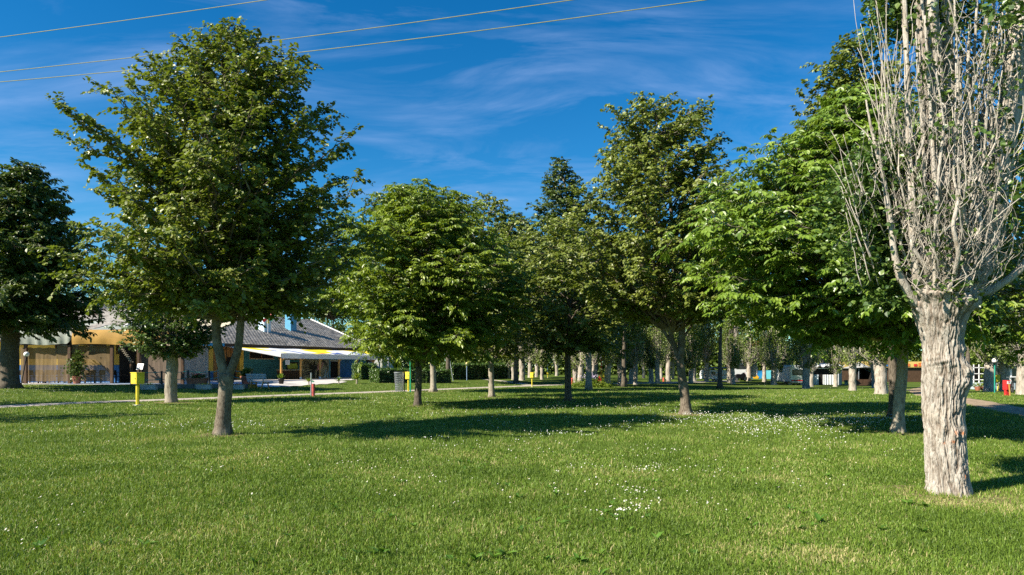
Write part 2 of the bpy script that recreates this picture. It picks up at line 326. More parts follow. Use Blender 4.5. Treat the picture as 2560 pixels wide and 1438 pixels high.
def soil_rings():
    m = mat('worn_soil', (.20, .145, .085), .95, .3, 9, .5, 60, .1, col2=(.09, .10, .03))
    for i, (x, y, r) in enumerate(TRUNKS[:-1]):
        th = np.arange(28) * 2 * math.pi / 28; b = MB(); rows = []
        for f in (.1, .6, 1.0, 1.25): rr = r * 2.3 * f * (1 + (.4 * vnoise(np.stack([np.cos(th) * 2 + i, np.sin(th) * 2, 0 * th], -1), 3) if f > .5 else 0)); X = x + rr * np.cos(th); Y = y + rr * np.sin(th); rows.append(np.stack([X, Y, gz(X, Y) + (.012 if f < 1.2 else -.012)], -1))
        V = np.stack(rows, 0); V = np.concatenate([V, V[:, :1]], 1); b.grid(V); tag(b.obj('bare_soil', m, None, True), kind='structure')
soil_rings()
def build_grass(n_near=600000, n_far=540000):
    b = MB(); gm = grass_mat()
    for part, n, d0, d1, pw in ((0, n_near, 3.6, 13.0, 1.5), (1, n_far, 13.0, 62.0, 1.75)):
        # density per square metre falls as d^-pw ; the wedge in view plus wide margins
        u = rng.random(n); e = 2 - pw; d = (d0 ** e + u * (d1 ** e - d0 ** e)) ** (1 / e)
        a = rng.uniform(-1.0, 1.0, n); x = a * d + rng.normal(0, .15, n); y = d + rng.normal(0, .15, n)
        ok = path_clear(x, y) & ~in_poly(x, y, TERRACE); x = x[ok]; y = y[ok]; d = d[ok]; n = len(x)
        z = gz(x, y) - .006
        cl = vnoise(np.stack([x * 2.3, y * 2.3, x * 0], -1), 4)              # tufts
        h = (.042 + .040 * rng.random(n) ** 1.7 + .018 * cl) * (1 + .25 * vnoise(np.stack([x * .4, y * .4, x * 0], -1), 9))
        tall = rng.random(n) < .012; h[tall] *= 1.9
        w = (.0026 + .0034 * rng.random(n) ** 2) * np.clip(d / 8.0, 1, 3.4); h = h * np.clip(.92 + d / 90, 1, 1.35)
        az = rng.random(n) * 2 * math.pi; ax = np.cos(az); ay = np.sin(az)
        ln = rng.random(n) ** 1.1 * 1.05; la = rng.random(n) * 2 * math.pi; lx = np.cos(la) * ln * h; ly = np.sin(la) * ln * h
        r = np.clip(rng.normal(.46, .19, n) + (rng.random(n) < .09) * .4, 0, 1)
        for sx, sy, sr, am in DRY:
            q = np.hypot(x - sx, (y - sy)) / sr + .35 * vnoise(np.stack([x * 3, y * 3, x * 0], -1), 77); r = np.clip(r + am * .38 * np.clip(1 - q, 0, 1) * (.5 + rng.random(n)), 0, 1)
        for sx, sy, sr in TRUNKS:
            q = np.hypot(x - sx, y - sy) / sr; h = h * (1 + .9 * np.exp(-((q - 1.05) / .25) ** 2) * rng.random(n)); h[(q > 1.4) & (q < 2.6) & (rng.random(n) < .45 * np.clip(2.6 - q, 0, 1))] *= .15
        B = np.stack([x, y, z], -1); A = np.stack([ax, ay, 0 * ax], -1) * w[:, None]
        if part == 0:
            Mid = B + np.stack([lx * .35, ly * .35, h * .58], -1); Tip = B + np.stack([lx, ly, h * (1 - .35 * ln)], -1)
            V = np.stack([B - A, B + A, Mid + A * .8, Mid - A * .8, Tip], 1); i = np.arange(n)[:, None] * 5
            b.add(V.reshape(-1, 3), q=i + np.array([0, 1, 2, 3]), rnd=r); 
            b.t.append((b.n - 5 * n) + i + np.array([3, 2, 4])); b.rt.append(r.astype(np.float32)); b.mt.append(np.zeros(n, np.int32))
        else:
            Tip = B + np.stack([lx, ly, h * (1 - .35 * ln)], -1)
            V = np.stack([B - A, B + A, Tip], 1); i = np.arange(n)[:, None] * 3; b.add(V.reshape(-1, 3), t=i + np.array([0, 1, 2]), rnd=r)
    tag(b.obj('grass', gm), 'short mown green lawn grass with dry straw coloured patches', 'grass', kind='stuff')
build_grass()

def build_daisies():
    P_ = []
    def cluster(px, py, sx, sy, n):
        for _ in range(int(n * (.8 if py > 1110 else 1.25))):
            qx = random.gauss(px, sx); qy = max(948, random.gauss(py, sy)); p = at(qx, qy); P_.append((p.x + random.gauss(0, .04), p.y + random.gauss(0, .04)))
    for c in ((1950, 1052, 190, 9, 330), (2080, 1062, 120, 10, 200), (1820, 1058, 90, 9, 90), (2180, 1055, 60, 8, 90), (1720, 1042, 60, 4, 60), (1890, 1087, 35, 8, 55),
              (1640, 1140, 45, 12, 34), (1680, 1185, 55, 8, 26), (1600, 1190, 30, 5, 26), (1592, 1245, 30, 6, 26), (1540, 1305, 50, 12, 36), (1450, 1240, 35, 8, 14), (1610, 1275, 30, 14, 26),
              (1480, 1178, 60, 10, 26), (1330, 1130, 60, 10, 26), (1200, 1120, 60, 8, 18), (1100, 1128, 30, 5, 14), (1075, 1105, 30, 3, 8), (1400, 1095, 60, 5, 36), (1560, 1075, 60, 6, 20),
              (1480, 1020, 150, 6, 130), (1240, 1040, 160, 5, 60), (1180, 1002, 200, 4, 50), (1230, 1065, 60, 12, 36), (1000, 1010, 120, 4, 30), (1880, 1200, 60, 10, 9), (1780, 1285, 30, 8, 8), (2010, 1085, 80, 8, 40),
              (2040, 990, 160, 12, 110), (2120, 1010, 60, 4, 24), (1930, 970, 80, 6, 30), (1700, 990, 150, 8, 40), (1930, 1140, 120, 16, 16), (2070, 1110, 60, 14, 30), (1995, 1230, 60, 8, 6),
              (600, 1070, 90, 6, 46), (440, 1068, 140, 8, 50), (330, 1075, 100, 8, 24), (150, 1080, 100, 9, 20), (60, 982, 60, 6, 60), (170, 975, 80, 6, 40), (60, 1330, 60, 14, 10), (140, 1290, 60, 25, 8),
              (740, 1140, 12, 3, 5), (900, 1175, 30, 8, 10), (545, 1186, 30, 4, 10), (860, 1172, 10, 4, 4), (1020, 1200, 90, 30, 10), (1140, 1280, 30, 10, 6), (1060, 1215, 60, 5, 8), (820, 1065, 100, 10, 30),
              (60, 1400, 80, 10, 6), (420, 1140, 200, 20, 14), (2240, 1145, 60, 10, 8), (2150, 1200, 150, 30, 12), (1300, 1200, 400, 60, 60), (2450, 1120, 60, 20, 6)):
        cluster(*c)
    b = MB(); n = len(P_); xy = np.array(P_); k = 7
    for i in range(n):
        x, y = xy[i]; z = float(gz(x, y)); r = .0125 + .005 * random.random(); h = (.070 + .04 * random.random()) * (1 + y / 80)
        r *= random.uniform(.42, .68) if y < 14 else min(.72, y / 25); tx, ty = random.gauss(.35, .25), random.gauss(.5, .25)
        th = np.arange(k) * 2 * math.pi / k; v = np.stack([x + r * np.cos(th), y + r * np.sin(th), z + h + (r * np.cos(th) * tx + r * np.sin(th) * ty) ], -1)
        v = np.vstack([v, (x, y, z + h - .001)]); b.add(v, t=[(k, j, (j + 1) % k) for j in range(k)], mat=0)
        if y < 14:
            rc = r * .36; v2 = np.stack([x + rc * np.cos(th), y + rc * np.sin(th), z + h + .003 + (rc * np.cos(th) * tx + rc * np.sin(th) * ty)], -1)
            v2 = np.vstack([v2, (x, y, z + h + .0055)]); b.add(v2, t=[(k, j, (j + 1) % k) for j in range(k)], mat=1)
        b.tube([(x, y, z - .01), (x, y, z + h - .003)], .0011, 3, cap=False, mat=2)
    mw = mat('daisy_petals', (.62, .62, .60), .6, .02, trans=.15); my = mat('daisy_centre', (.75, .52, .05), .7, .05); mg = mat('daisy_stem', (.1, .18, .03), .6)
    tag(b.obj('daisies', [mw, my, mg]), 'small white daisies scattered in clusters through the lawn', 'daisies', kind='stuff')
build_daisies()
def build_weeds():
    b = MB(); spots = []
    for (px, py, sx, sy, n) in ((930, 1400, 200, 30, 16), (1210, 1410, 60, 14, 8), (1640, 1345, 60, 10, 7), (1550, 1300, 60, 16, 10), (1330, 1235, 60, 16, 12), (1420, 1300, 60, 20, 9), (1870, 1230, 40, 6, 6), (1860, 1310, 90, 50, 10),
                                (1150, 1165, 40, 10, 6), (1060, 1260, 60, 20, 6), (2030, 1330, 120, 40, 8), (640, 1300, 160, 60, 10), (300, 1380, 200, 40, 12), (1500, 1400, 300, 25, 12), (2250, 1330, 100, 40, 10), (980, 1130, 200, 10, 5), (2000, 1190, 150, 20, 8),
                                (1250, 1300, 700, 90, 60)):
        for _ in range(max(2, n // 2)): spots.append(at(random.gauss(px, sx), max(1060, random.gauss(py, sy))))
    for p in spots:
        nl = random.randint(4, 9); s = random.uniform(.05, .11); up = random.random()
        for j in range(nl):
            a = random.random() * 6.28; L_ = s * random.uniform(.7, 1.25); d = Vector((math.cos(a), math.sin(a), 0)); sd = Vector((-d.y, d.x, 0)); w = L_ * random.uniform(.14, .24)
            e = random.uniform(.25, 1.25) * (0.6 + up); pts = []
            for t in (0, .3, .65, 1):
                c = p + d * (L_ * t * math.cos(e * (1 - t * .5))) + Vector((0, 0, .01 + L_ * t * math.sin(e) * (1 - .35 * t)))
                ww = w * (0.25, 1, .95, .08)[(0, .3, .65, 1).index(t)]; pts.append([c - sd * ww + Vector((0, 0, ww * .3)), c, c + sd * ww + Vector((0, 0, ww * .3))])
            b.grid(np.array([[list(q) for q in r_] for r_ in pts]), rnd=random.uniform(.1, .95))
    tag(b.obj('weeds', leaf_mat('weed_leaves', (.045, .11, .012), (.09, .19, .02), (.17, .30, .04), .35, .3)), 'broad leaved weeds and dandelion rosettes growing through the lawn', 'weeds', kind='stuff')
build_weeds()

# ------------------------------------------------------------------ trees
SUNV = np.array(list(SD))
def norm(v): return v / (np.linalg.norm(v, axis=-1, keepdims=True) + 1e-9)
def leaves(b, Pp, D, U, size, shape='round', rnd=None, droop=0.0):
    """one folded leaf blade (two quads) per point; D leaf direction, U rough normal"""
    n = len(Pp); D = norm(D); Sd = norm(np.cross(D, U)); Nn = np.cross(Sd, D); size = np.broadcast_to(size, (n,))[:, None]
    if shape == 'round': T = [(0, 0, 0), (.22, .40, .05), (.66, .40, .03), (1.02, 0, -.13)]
    elif shape == 'long': T = [(0, 0, 0), (.30, .23, .05), (.68, .21, .0), (1.05, 0, -.16)]
    else: T = [(0, 0, 0), (.28, .44, .04), (.60, .34, .04), (1.0, 0, -.08)]
    def pt(t, s, h): return Pp + size * (D * t + Sd * s + Nn * h)
    V = np.stack([pt(*T[0]), pt(*T[1]), pt(*T[2]), pt(*T[3]), pt(T[2][0], -T[2][1], T[2][2]), pt(T[1][0], -T[1][1], T[1][2])], 1)
    i = np.arange(n)[:, None] * 6; q = np.concatenate([i + np.array([0, 1, 2, 3]), i + np.array([0, 3, 4, 5])])
    r = rnd if rnd is not None else np.clip(rng.normal(.5, .2, n), 0, 1)
    b.add(V.reshape(-1, 3), q=q, rnd=np.concatenate([r, r]))
def bez(a, m, c, n):
    t = np.linspace(0, 1, n)[:, None]; return a * (1 - t) ** 2 + 2 * m * t * (1 - t) + c * t ** 2
def wood(b, pts, r0, r1, k=10, flare=0.0, rough=.06, seed=0, power=1.0, sub=None):
    """a limb along pixel-traced or free points, with an uneven skin"""
    pts = np.array([list(p) for p in pts], float); n = sub or max(8, int(len(pts) * 5)); s = np.r_[0, np.cumsum(np.linalg.norm(np.diff(pts, axis=0), axis=1))]
    t = np.linspace(0, s[-1], n); Q = np.stack([np.interp(t, s, pts[:, i]) for i in range(3)], -1)
    for _ in range(2): Q[1:-1] = (Q[:-2] + Q[1:-1] * 2 + Q[2:]) / 4
    f = t / s[-1]; rad = r0 + (r1 - r0) * f ** power + flare * r0 * np.exp(-(t / .16))
    base = b.n; b.tube(Q, rad, k); V = b.v[-1]; ctr = np.repeat(Q, k, 0)
    off = V[:n * k] - ctr; nn = vnoise(V[:n * k] * np.array([9, 9, 3.5]), seed) + .5 * vnoise(V[:n * k] * np.array([24, 24, 6]), seed + 3)
    an = np.tile(np.arange(k) * 2 * math.pi / k, n); tt_ = np.repeat(t, k); lobe = flare * 1.1 * np.exp(-tt_ / .22) * np.clip(np.cos(an * 5 + seed) + .35 * np.cos(an * 3 + 1), 0, 1)
    b.v[-1][:n * k] = ctr + off * (1 + rough * nn + lobe)[:, None]
    return Q
def crown(br, lv, axis, z0, z1, prof, nb, R0=1.0, lift=.55, droop=.25, leaf='round', lsize=.09, twigs=14, lpt=16, tw=.55, seed=1, squash=1.0, azb=None, trunk_z=None, inner=.25, rjit=.35, kb=5, ncol=.18, xs=None):
    """branches from the axis out to the crown's outline, twigs along them, leaves along the twigs.
    axis(z) -> centre; prof(t) -> radius, t from 0 at the crown's foot to 1 at its top"""
    rg = np.random.default_rng(seed); LP = []; LD = []; LU = []; LR = []; LS = []
    ph = rg.random() * 6.28
    for i in range(nb):
        t = (i + rg.random()) / nb; t = t ** .9; zt = z0 + t * (z1 - z0); az = ph + i * 2.39996 + rg.normal(0, .25)
        dirv = np.array([math.cos(az), math.sin(az) * squash, 0])
        envn = 1 + min(.10, ncol * 2.1 * vnoise(np.array([[math.cos(az) * 1.9 + 5, math.sin(az) * 1.9 + 5, zt * .85]]), seed)[0])
        r = prof(t) * R0 * envn * (1 - rjit * rg.random() ** 1.6)
        if t > .93: r *= .5 + .5 * rg.random()
        if xs: r *= 1 + xs * dirv[0]
        c1 = np.array(axis(zt)); tip = c1 + dirv * r
        zs = max(trunk_z if trunk_z else z0, zt - r * lift * (0.6 + .8 * rg.random())); zs = min(zs, zt - .15 if t > .2 else zs)
        st = np.array(axis(zs)); st[2] = zs; tip[2] = zt
        L_ = np.linalg.norm(tip - st) + .01; mid = (st + tip) / 2; mid[2] += L_ * droop
        n = 8; Q = bez(st, mid, tip, n); Q[1:-1] += rg.normal(0, .03 * L_, (n - 2, 3)); 
        rb = .010 + .017 * L_ * .5; br.tube(Q, np.linspace(rb, .005, n), kb, cap=False)
        nt = max(4, int(twigs * L_ / 3.0)); tt = inner + (1 - inner) * (np.arange(nt) + rg.random(nt)) / nt
        T = np.gradient(Q, axis=0)
        for j in range(nt):
            f = tt[j] * (n - 1); k = min(n - 2, int(f)); p = Q[k] + (Q[k + 1] - Q[k]) * (f - k); d = T[k] / (np.linalg.norm(T[k]) + 1e-9)
            side = np.cross(d, (0, 0, 1)); side /= np.linalg.norm(side) + 1e-9; sg = 1 if j % 2 else -1
            if tt[j] > .93: sg *= .2
            up = rg.normal(.15, .45); v = d * (.55 + .3 * rg.random()) + side * sg * (.8 + .3 * rg.random()) + np.array([0, 0, up]); v /= np.linalg.norm(v)
            l = tw * (.55 + .7 * rg.random()) * (1.15 - .5 * tt[j]) * min(1, .45 + L_ / 3.0); e = p + v * l; e[2] -= l * .22; m2 = p + v * l * .5; m2[2] += l * .12
            q = bez(p, m2, e, 4); br.tube(q, [.006, .005, .004, .003], 3, cap=False)
            if leaf == 'compound':
                nr = max(3, int(lpt / 7 + rg.random())); fr = .35 + .65 * (np.arange(nr) + rg.random(nr) * .6) / nr
                for g in fr:
                    kk = min(2, int(g * 3)); b0 = q[kk] + (q[kk + 1] - q[kk]) * (g * 3 - kk); a2 = rg.random() * 6.28
                    rv = norm(v * .7 + np.array([math.cos(a2), math.sin(a2), .25]) * .8); rl = lsize * (2.0 + rg.random() * .8)
                    s7 = np.array([.35, .35, .62, .62, .88, .88, 1.0]); sd7 = np.array([1, -1, 1, -1, 1, -1, 0.0]); sv = norm(np.cross(rv, (0, 0, 1)))
                    pp = b0 + rv * (s7 * rl)[:, None]; pp[:, 2] -= (s7 ** 2) * rl * .45
                    dd = rv * (.5 + .5 * (sd7 == 0))[:, None] + sv * sd7[:, None] * .8 + np.array([0, 0, -.75]) + rg.normal(0, .16, (7, 3))
                    LP.append(pp); LD.append(dd); LU.append(np.array([0, 0, .8]) + SUNV * .6 + rv * .4 + rg.normal(0, .3, (7, 3))); c0 = rg.normal(.5, .18); LR.append(np.clip(c0 + rg.normal(0, .09, 7), 0, 1))
                    LS.append(lsize * (.75 + .4 * rg.random(7)) * np.array([.75, .75, 1, 1, 1.1, 1.1, 1.2]))
            else:
                nl = max(4, int(lpt * l / tw * (.8 + .4 * rg.random()))); g = .1 + .9 * (np.arange(nl) + rg.random(nl)) / nl; gg = g * 3; kk = np.minimum(2, gg.astype(int))
                pp = q[kk] + (q[kk + 1] - q[kk]) * (gg - kk)[:, None]; sv = norm(np.cross(v, (0, 0, 1)))
                sgn = np.where(np.arange(nl) % 2, 1, -1)[:, None]
                dd = v * .55 + sv * sgn * .75 + np.array([0, 0, -.45]) + rg.normal(0, .33, (nl, 3)); pp = pp + rg.normal(0, .02, (nl, 3))
                LP.append(pp); LD.append(dd); LU.append(np.array([0, 0, .7]) + SUNV * .75 + v * .3 + rg.normal(0, .42, (nl, 3))); c0 = rg.normal(.5, .13)
                LR.append(np.clip(c0 + rg.normal(0, .14, nl), 0, 1)); LS.append(lsize * (.62 + .55 * rg.random(nl)))
    LP = np.vstack(LP); leaves(lv, LP, np.vstack(LD), np.vstack(LU), np.concatenate(LS), 'long' if leaf == 'compound' else leaf, np.concatenate(LR))
    return len(LP)
def polyf(pts):
    xs = [p[0] for p in pts]; ys = [p[1] for p in pts]; return lambda t: float(np.interp(t, xs, ys))
def axisf(pts):
    zs = [p[2] for p in pts]; return lambda z: (float(np.interp(z, zs, [p[0] for p in pts])), float(np.interp(z, zs, [p[1] for p in pts])), z)

M_leaf_lime = leaf_mat('lime_tree_leaves', (.055, .088, .011), (.172, .212, .030), (.29, .32, .075), .42, .28, .5)
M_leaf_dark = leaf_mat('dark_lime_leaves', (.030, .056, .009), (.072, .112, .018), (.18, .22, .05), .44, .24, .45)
M_leaf_wal = leaf_mat('walnut_leaves', (.058, .115, .012), (.145, .235, .022), (.24, .33, .05), .40, .28, .5, (1.25, 1.2, .5))
M_leaf_wal2 = leaf_mat('young_walnut_leaves', (.060, .110, .009), (.165, .235, .020), (.30, .36, .05), .40, .30, .45, (1.3, 1.3, .45))
M_leaf_pop = leaf_mat('poplar_leaves', (0.029, 0.065, 0.010), (0.072, 0.130, 0.021), (0.195, 0.260, 0.058), .38, .2, .55)
M_leaf_far = leaf_mat('far_poplar_leaves', (.055, .10, .016), (.14, .20, .032), (.27, .32, .08), .45, .2, .5)
M_bark_lime = bark_mat('lime_bark', (.045, .035, .025), (.125, .10, .075), (.24, .205, .155), .3, 34, .7, .012, (.34, .31, .25), .5)
M_bark_dark = bark_mat('dark_bark', (.04, .032, .024), (.10, .083, .062), (.19, .16, .125), .25, 26, .8, .02)
M_bark_wal = bark_mat('walnut_bark', (.14, .115, .085), (.28, .245, .19), (.40, .36, .285), .35, 18, .5, .01, (.20, .17, .13), .6)
M_bark_pop = bark_mat('poplar_bark', (.11, .09, .065), (.27, .235, .185), (.42, .37, .30), .16, 22, .9, .022, (.44, .35, .25), .3)
M_bark_far = bark_mat('far_poplar_bark', (.12, .095, .07), (.33, .29, .24), (.48, .43, .365), .14, 16, .9, .03)
M_twig = mat('pale_twigs', (.46, .41, .345), .85, .18, 9.0, .2, 60, .15)

def lime_tree(name, label, group, base, trunkparts, axis, z0, z1, prof, nb, mleaf=None, mbark=None, trunk_r=None, cat='tree', **kw):
    """base: point on the ground, trunkparts: list of (points, r0, r1, flare) in world coordinates"""
    t = thing(name, label, cat, base, 0, group); o = np.array(list(base))
    b = MB()
    for i, (pts, r0, r1, fl) in enumerate(trunkparts): wood(b, [np.array(list(p)) - o for p in pts], r0, r1, 16 if r0 > .1 else 9, fl, .07, i + kw.get('seed', 1))
    b.obj('trunk', mbark or M_bark_lime, t, True)
    br = MB(); lv = MB(); ax = axisf([np.array(list(p)) - o for p in axis])
    n = crown(br, lv, ax, z0 - o[2], z1 - o[2], prof, nb, **kw)
    br.obj('branches', mbark or M_bark_lime, t, True); lv.obj('crown', mleaf or M_leaf_lime, t)
    return t

G_near = 'broad-leaved trees standing on the lawn'
def T1():
    d = 16.3; B = at(556, 1088); p = lambda x, y, e=0: P(x, y, B.y + e)
    fork = p(566, 935)
    lime_tree('lime_tree', 'largest tree on the left, forked grey-brown trunk under a broad pointed crown', G_near, B,
        [([B - Vector((0, 0, .08)), p(560, 1020), p(563, 975), fork], .165, .16, .5), ([p(564, 950), p(552, 900), p(541, 850), p(539, 790), p(528, 720), p(520, 620), p(530, 480)], .115, .05, 0),
         ([p(566, 950), p(588, 900), p(598, 860), p(602, 800), p(608, 730), p(612, 640), p(596, 520), p(570, 400), p(560, 280)], .10, .035, 0),
         ([p(540, 830), p(556, 790), p(563, 740), p(575, 660)], .05, .025, 0)],
        [p(556, 1000), p(560, 760), p(535, 560), p(520, 420), p(560, 250), p(580, 110)], P(0, 795, d).z, P(0, 78, d).z,
        polyf([(0, 2.3), (.08, 3.3), (.18, 3.8), (.32, 3.75), (.45, 3.7), (.56, 3.6), (.645, 3.3), (.725, 2.7), (.83, 2.0), (.93, 1.2), (1, .45)]), 265,
        lsize=.092, twigs=23, lpt=28, tw=.62, R0=.93, xs=.07, ncol=.22, seed=5, trunk_z=P(0, 800, d).z, droop=.10, lift=.75, rjit=.5)
def T7():
    B = at(1716, 1037); d = B.y; p = lambda x, y, e=0: P(x, y, d + e)
    lime_tree('lime_tree', 'tall tree right of the centre with a leaning trunk and full olive green crown', G_near, B,
        [([B - Vector((0, 0, .08)), p(1712, 985), p(1703, 930), p(1698, 890)], .175, .128, .5), ([p(1700, 905), p(1680, 850), p(1668, 800), p(1660, 740), p(1655, 640)], .095, .035, 0),
         ([p(1699, 900), p(1706, 850), p(1704, 790), p(1696, 700), p(1680, 560), p(1668, 400)], .125, .035, 0), ([p(1690, 875), p(1655, 820), p(1620, 785), p(1570, 740)], .07, .03, 0),
         ([p(1706, 850), p(1728, 815), p(1745, 770)], .05, .02, 0)],
        [p(1716, 1000), p(1690, 860), p(1650, 700), p(1640, 500), p(1640, 260)], P(0, 790, d).z, P(0, 246, d).z,
        polyf([(0, 2.2), (.10, 3.2), (.22, 3.8), (.36, 3.6), (.5, 2.9), (.62, 2.2), (.72, 1.85), (.85, 1.6), (.95, 1.25), (1, .9)]), 215,
        lsize=.105, twigs=20, lpt=26, tw=.62, R0=1.25, seed=9, trunk_z=P(0, 830, d).z, droop=.12, lift=.6)
def T3():
    B = at(1043, 1015); d = B.y; p = lambda x, y, e=0: P(x, y, d + e)
    lime_tree('walnut_tree', 'fresh green tree with drooping leaves and a dark slim trunk right of the green pole', G_near, B,
        [([B - Vector((0, 0, .08)), p(1046, 960), p(1047, 920)], .15, .13, .35), ([p(1047, 930), p(1038, 890), p(1024, 850), p(1000, 780)], .09, .04, 0), ([p(1048, 930), p(1062, 890), p(1068, 840), p(1066, 740), p(1062, 620)], .10, .04, 0)],
        [p(1043, 980), p(1060, 860), p(1065, 700), p(1050, 560), p(1030, 460)], P(0, 893, d).z, P(0, 462, d).z,
        polyf([(0, 2.0), (.12, 2.9), (.3, 3.15), (.5, 3.0), (.7, 2.7), (.85, 2.1), (1, .6)]), 175, M_leaf_wal2, M_bark_dark,
        leaf='compound', lsize=.132, twigs=18, lpt=36, tw=.66, R0=1.3, seed=14, trunk_z=P(0, 880, d).z, droop=.12, lift=.6, rjit=.45)
def T8():
    B = at(2246, 1083); d = B.y; p = lambda x, y, e=0: P(x, y, d + e)
    lime_tree('walnut_tree', 'bright green walnut with large drooping leaflets and a smooth pale trunk beside the big poplar', G_near, B,
        [([B - Vector((0, 0, .08)), p(2246, 1020), p(2254, 950), p(2258, 880), p(2252, 830)], .135, .115, .5), ([p(2252, 850), p(2230, 780), p(2180, 700, -.3), p(2110, 600, -.5)], .10, .04, 0),
         ([p(2252, 850), p(2262, 780), p(2240, 660), p(2190, 520, .2)], .09, .03, 0), ([p(2245, 830), p(2170, 790, -.8), p(2060, 740, -1.3)], .07, .03, 0)],
        [p(2246, 1040), p(2240, 860), p(2090, 760, -.5), p(2050, 600, -.6), p(2090, 440, -.2), p(2140, 230)], P(0, 866, d - .7).z, P(0, 235, d).z,
        polyf([(0, 2.1), (.13, 2.9), (.35, 3.1), (.55, 2.7), (.7, 2.1), (.85, 1.3), (1, .4)]), 195, M_leaf_wal, M_bark_wal,
        leaf='compound', lsize=.128, twigs=18, lpt=36, tw=.64, R0=1.08, seed=23, trunk_z=P(0, 850, d).z, droop=.12, lift=.5, rjit=.45)
def T9():
    B = gp(2236, 21.5); d = B.y; p = lambda x, y, e=0: P(x, y, d + e)
    lime_tree('poplar_tree', 'tall pointed tree rising behind the bright walnut, left of the big poplar', G_near, B,
        [([B - Vector((0, 0, .08)), p(2234, 950), p(2228, 800), p(2190, 500), p(2150, 250), p(2135, 130)], .15, .03, .4)],
        [p(2236, 1000), p(2225, 700), p(2170, 400), p(2140, 220), p(2122, 90)], P(0, 780, d).z, P(0, 92, d).z,
        polyf([(0, 1.4), (.25, 1.8), (.5, 1.9), (.7, 1.75), (.82, 1.5), (.92, 1.0), (1, .25)]), 200, M_leaf_lime, M_bark_dark,
        leaf='tri', lsize=.13, R0=1.2, twigs=18, lpt=22, tw=.6, seed=31, droop=.02, lift=1.1)
def T0():
    B = gp(24, 38.5); d = B.y; p = lambda x, y, e=0: P(x, y, d + e)
    lime_tree('chestnut_tree', 'dark heavy-crowned tree at the left edge with a thick ridged trunk', G_near, B,
        [([B - Vector((0, 0, .1)), p(22, 920), p(26, 850), p(30, 760), p(25, 600), p(30, 480)], .52, .15, .25)],
        [p(24, 930), p(30, 700), p(40, 520), p(60, 410)], P(0, 842, d).z, P(0, 412, d).z,
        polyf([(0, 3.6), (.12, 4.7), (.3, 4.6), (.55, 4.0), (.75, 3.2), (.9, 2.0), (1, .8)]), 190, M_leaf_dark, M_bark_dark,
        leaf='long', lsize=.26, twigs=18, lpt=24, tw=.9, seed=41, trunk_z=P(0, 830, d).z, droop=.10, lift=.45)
def T2():
    B = at(428, 1007); d = B.y; p = lambda x, y, e=0: P(x, y, d + e)
    lime_tree('poplar_tree', 'short pale ridged trunk with small glossy leaves beside the path, right of the yellow box', G_near, B,
        [([B - Vector((0, 0, .08)), p(427, 960), p(431, 905), p(428, 868)], .26, .24, .15), ([p(430, 885), p(412, 840), p(395, 790)], .11, .04, 0), ([p(430, 885), p(446, 835), p(452, 770)], .11, .04, 0), ([p(430, 880), p(428, 810), p(430, 740)], .12, .04, 0)],
        [p(428, 980), p(425, 850), p(420, 760), p(430, 640)], P(0, 893, d).z, P(0, 660, d).z,
        polyf([(0, 1.1), (.15, 2.0), (.4, 2.6), (.7, 2.4), (1, 1.1)]), 130, M_leaf_pop, M_bark_pop,
        leaf='tri', lsize=.115, twigs=16, lpt=24, tw=.55, seed=47, droop=.05, lift=.9)
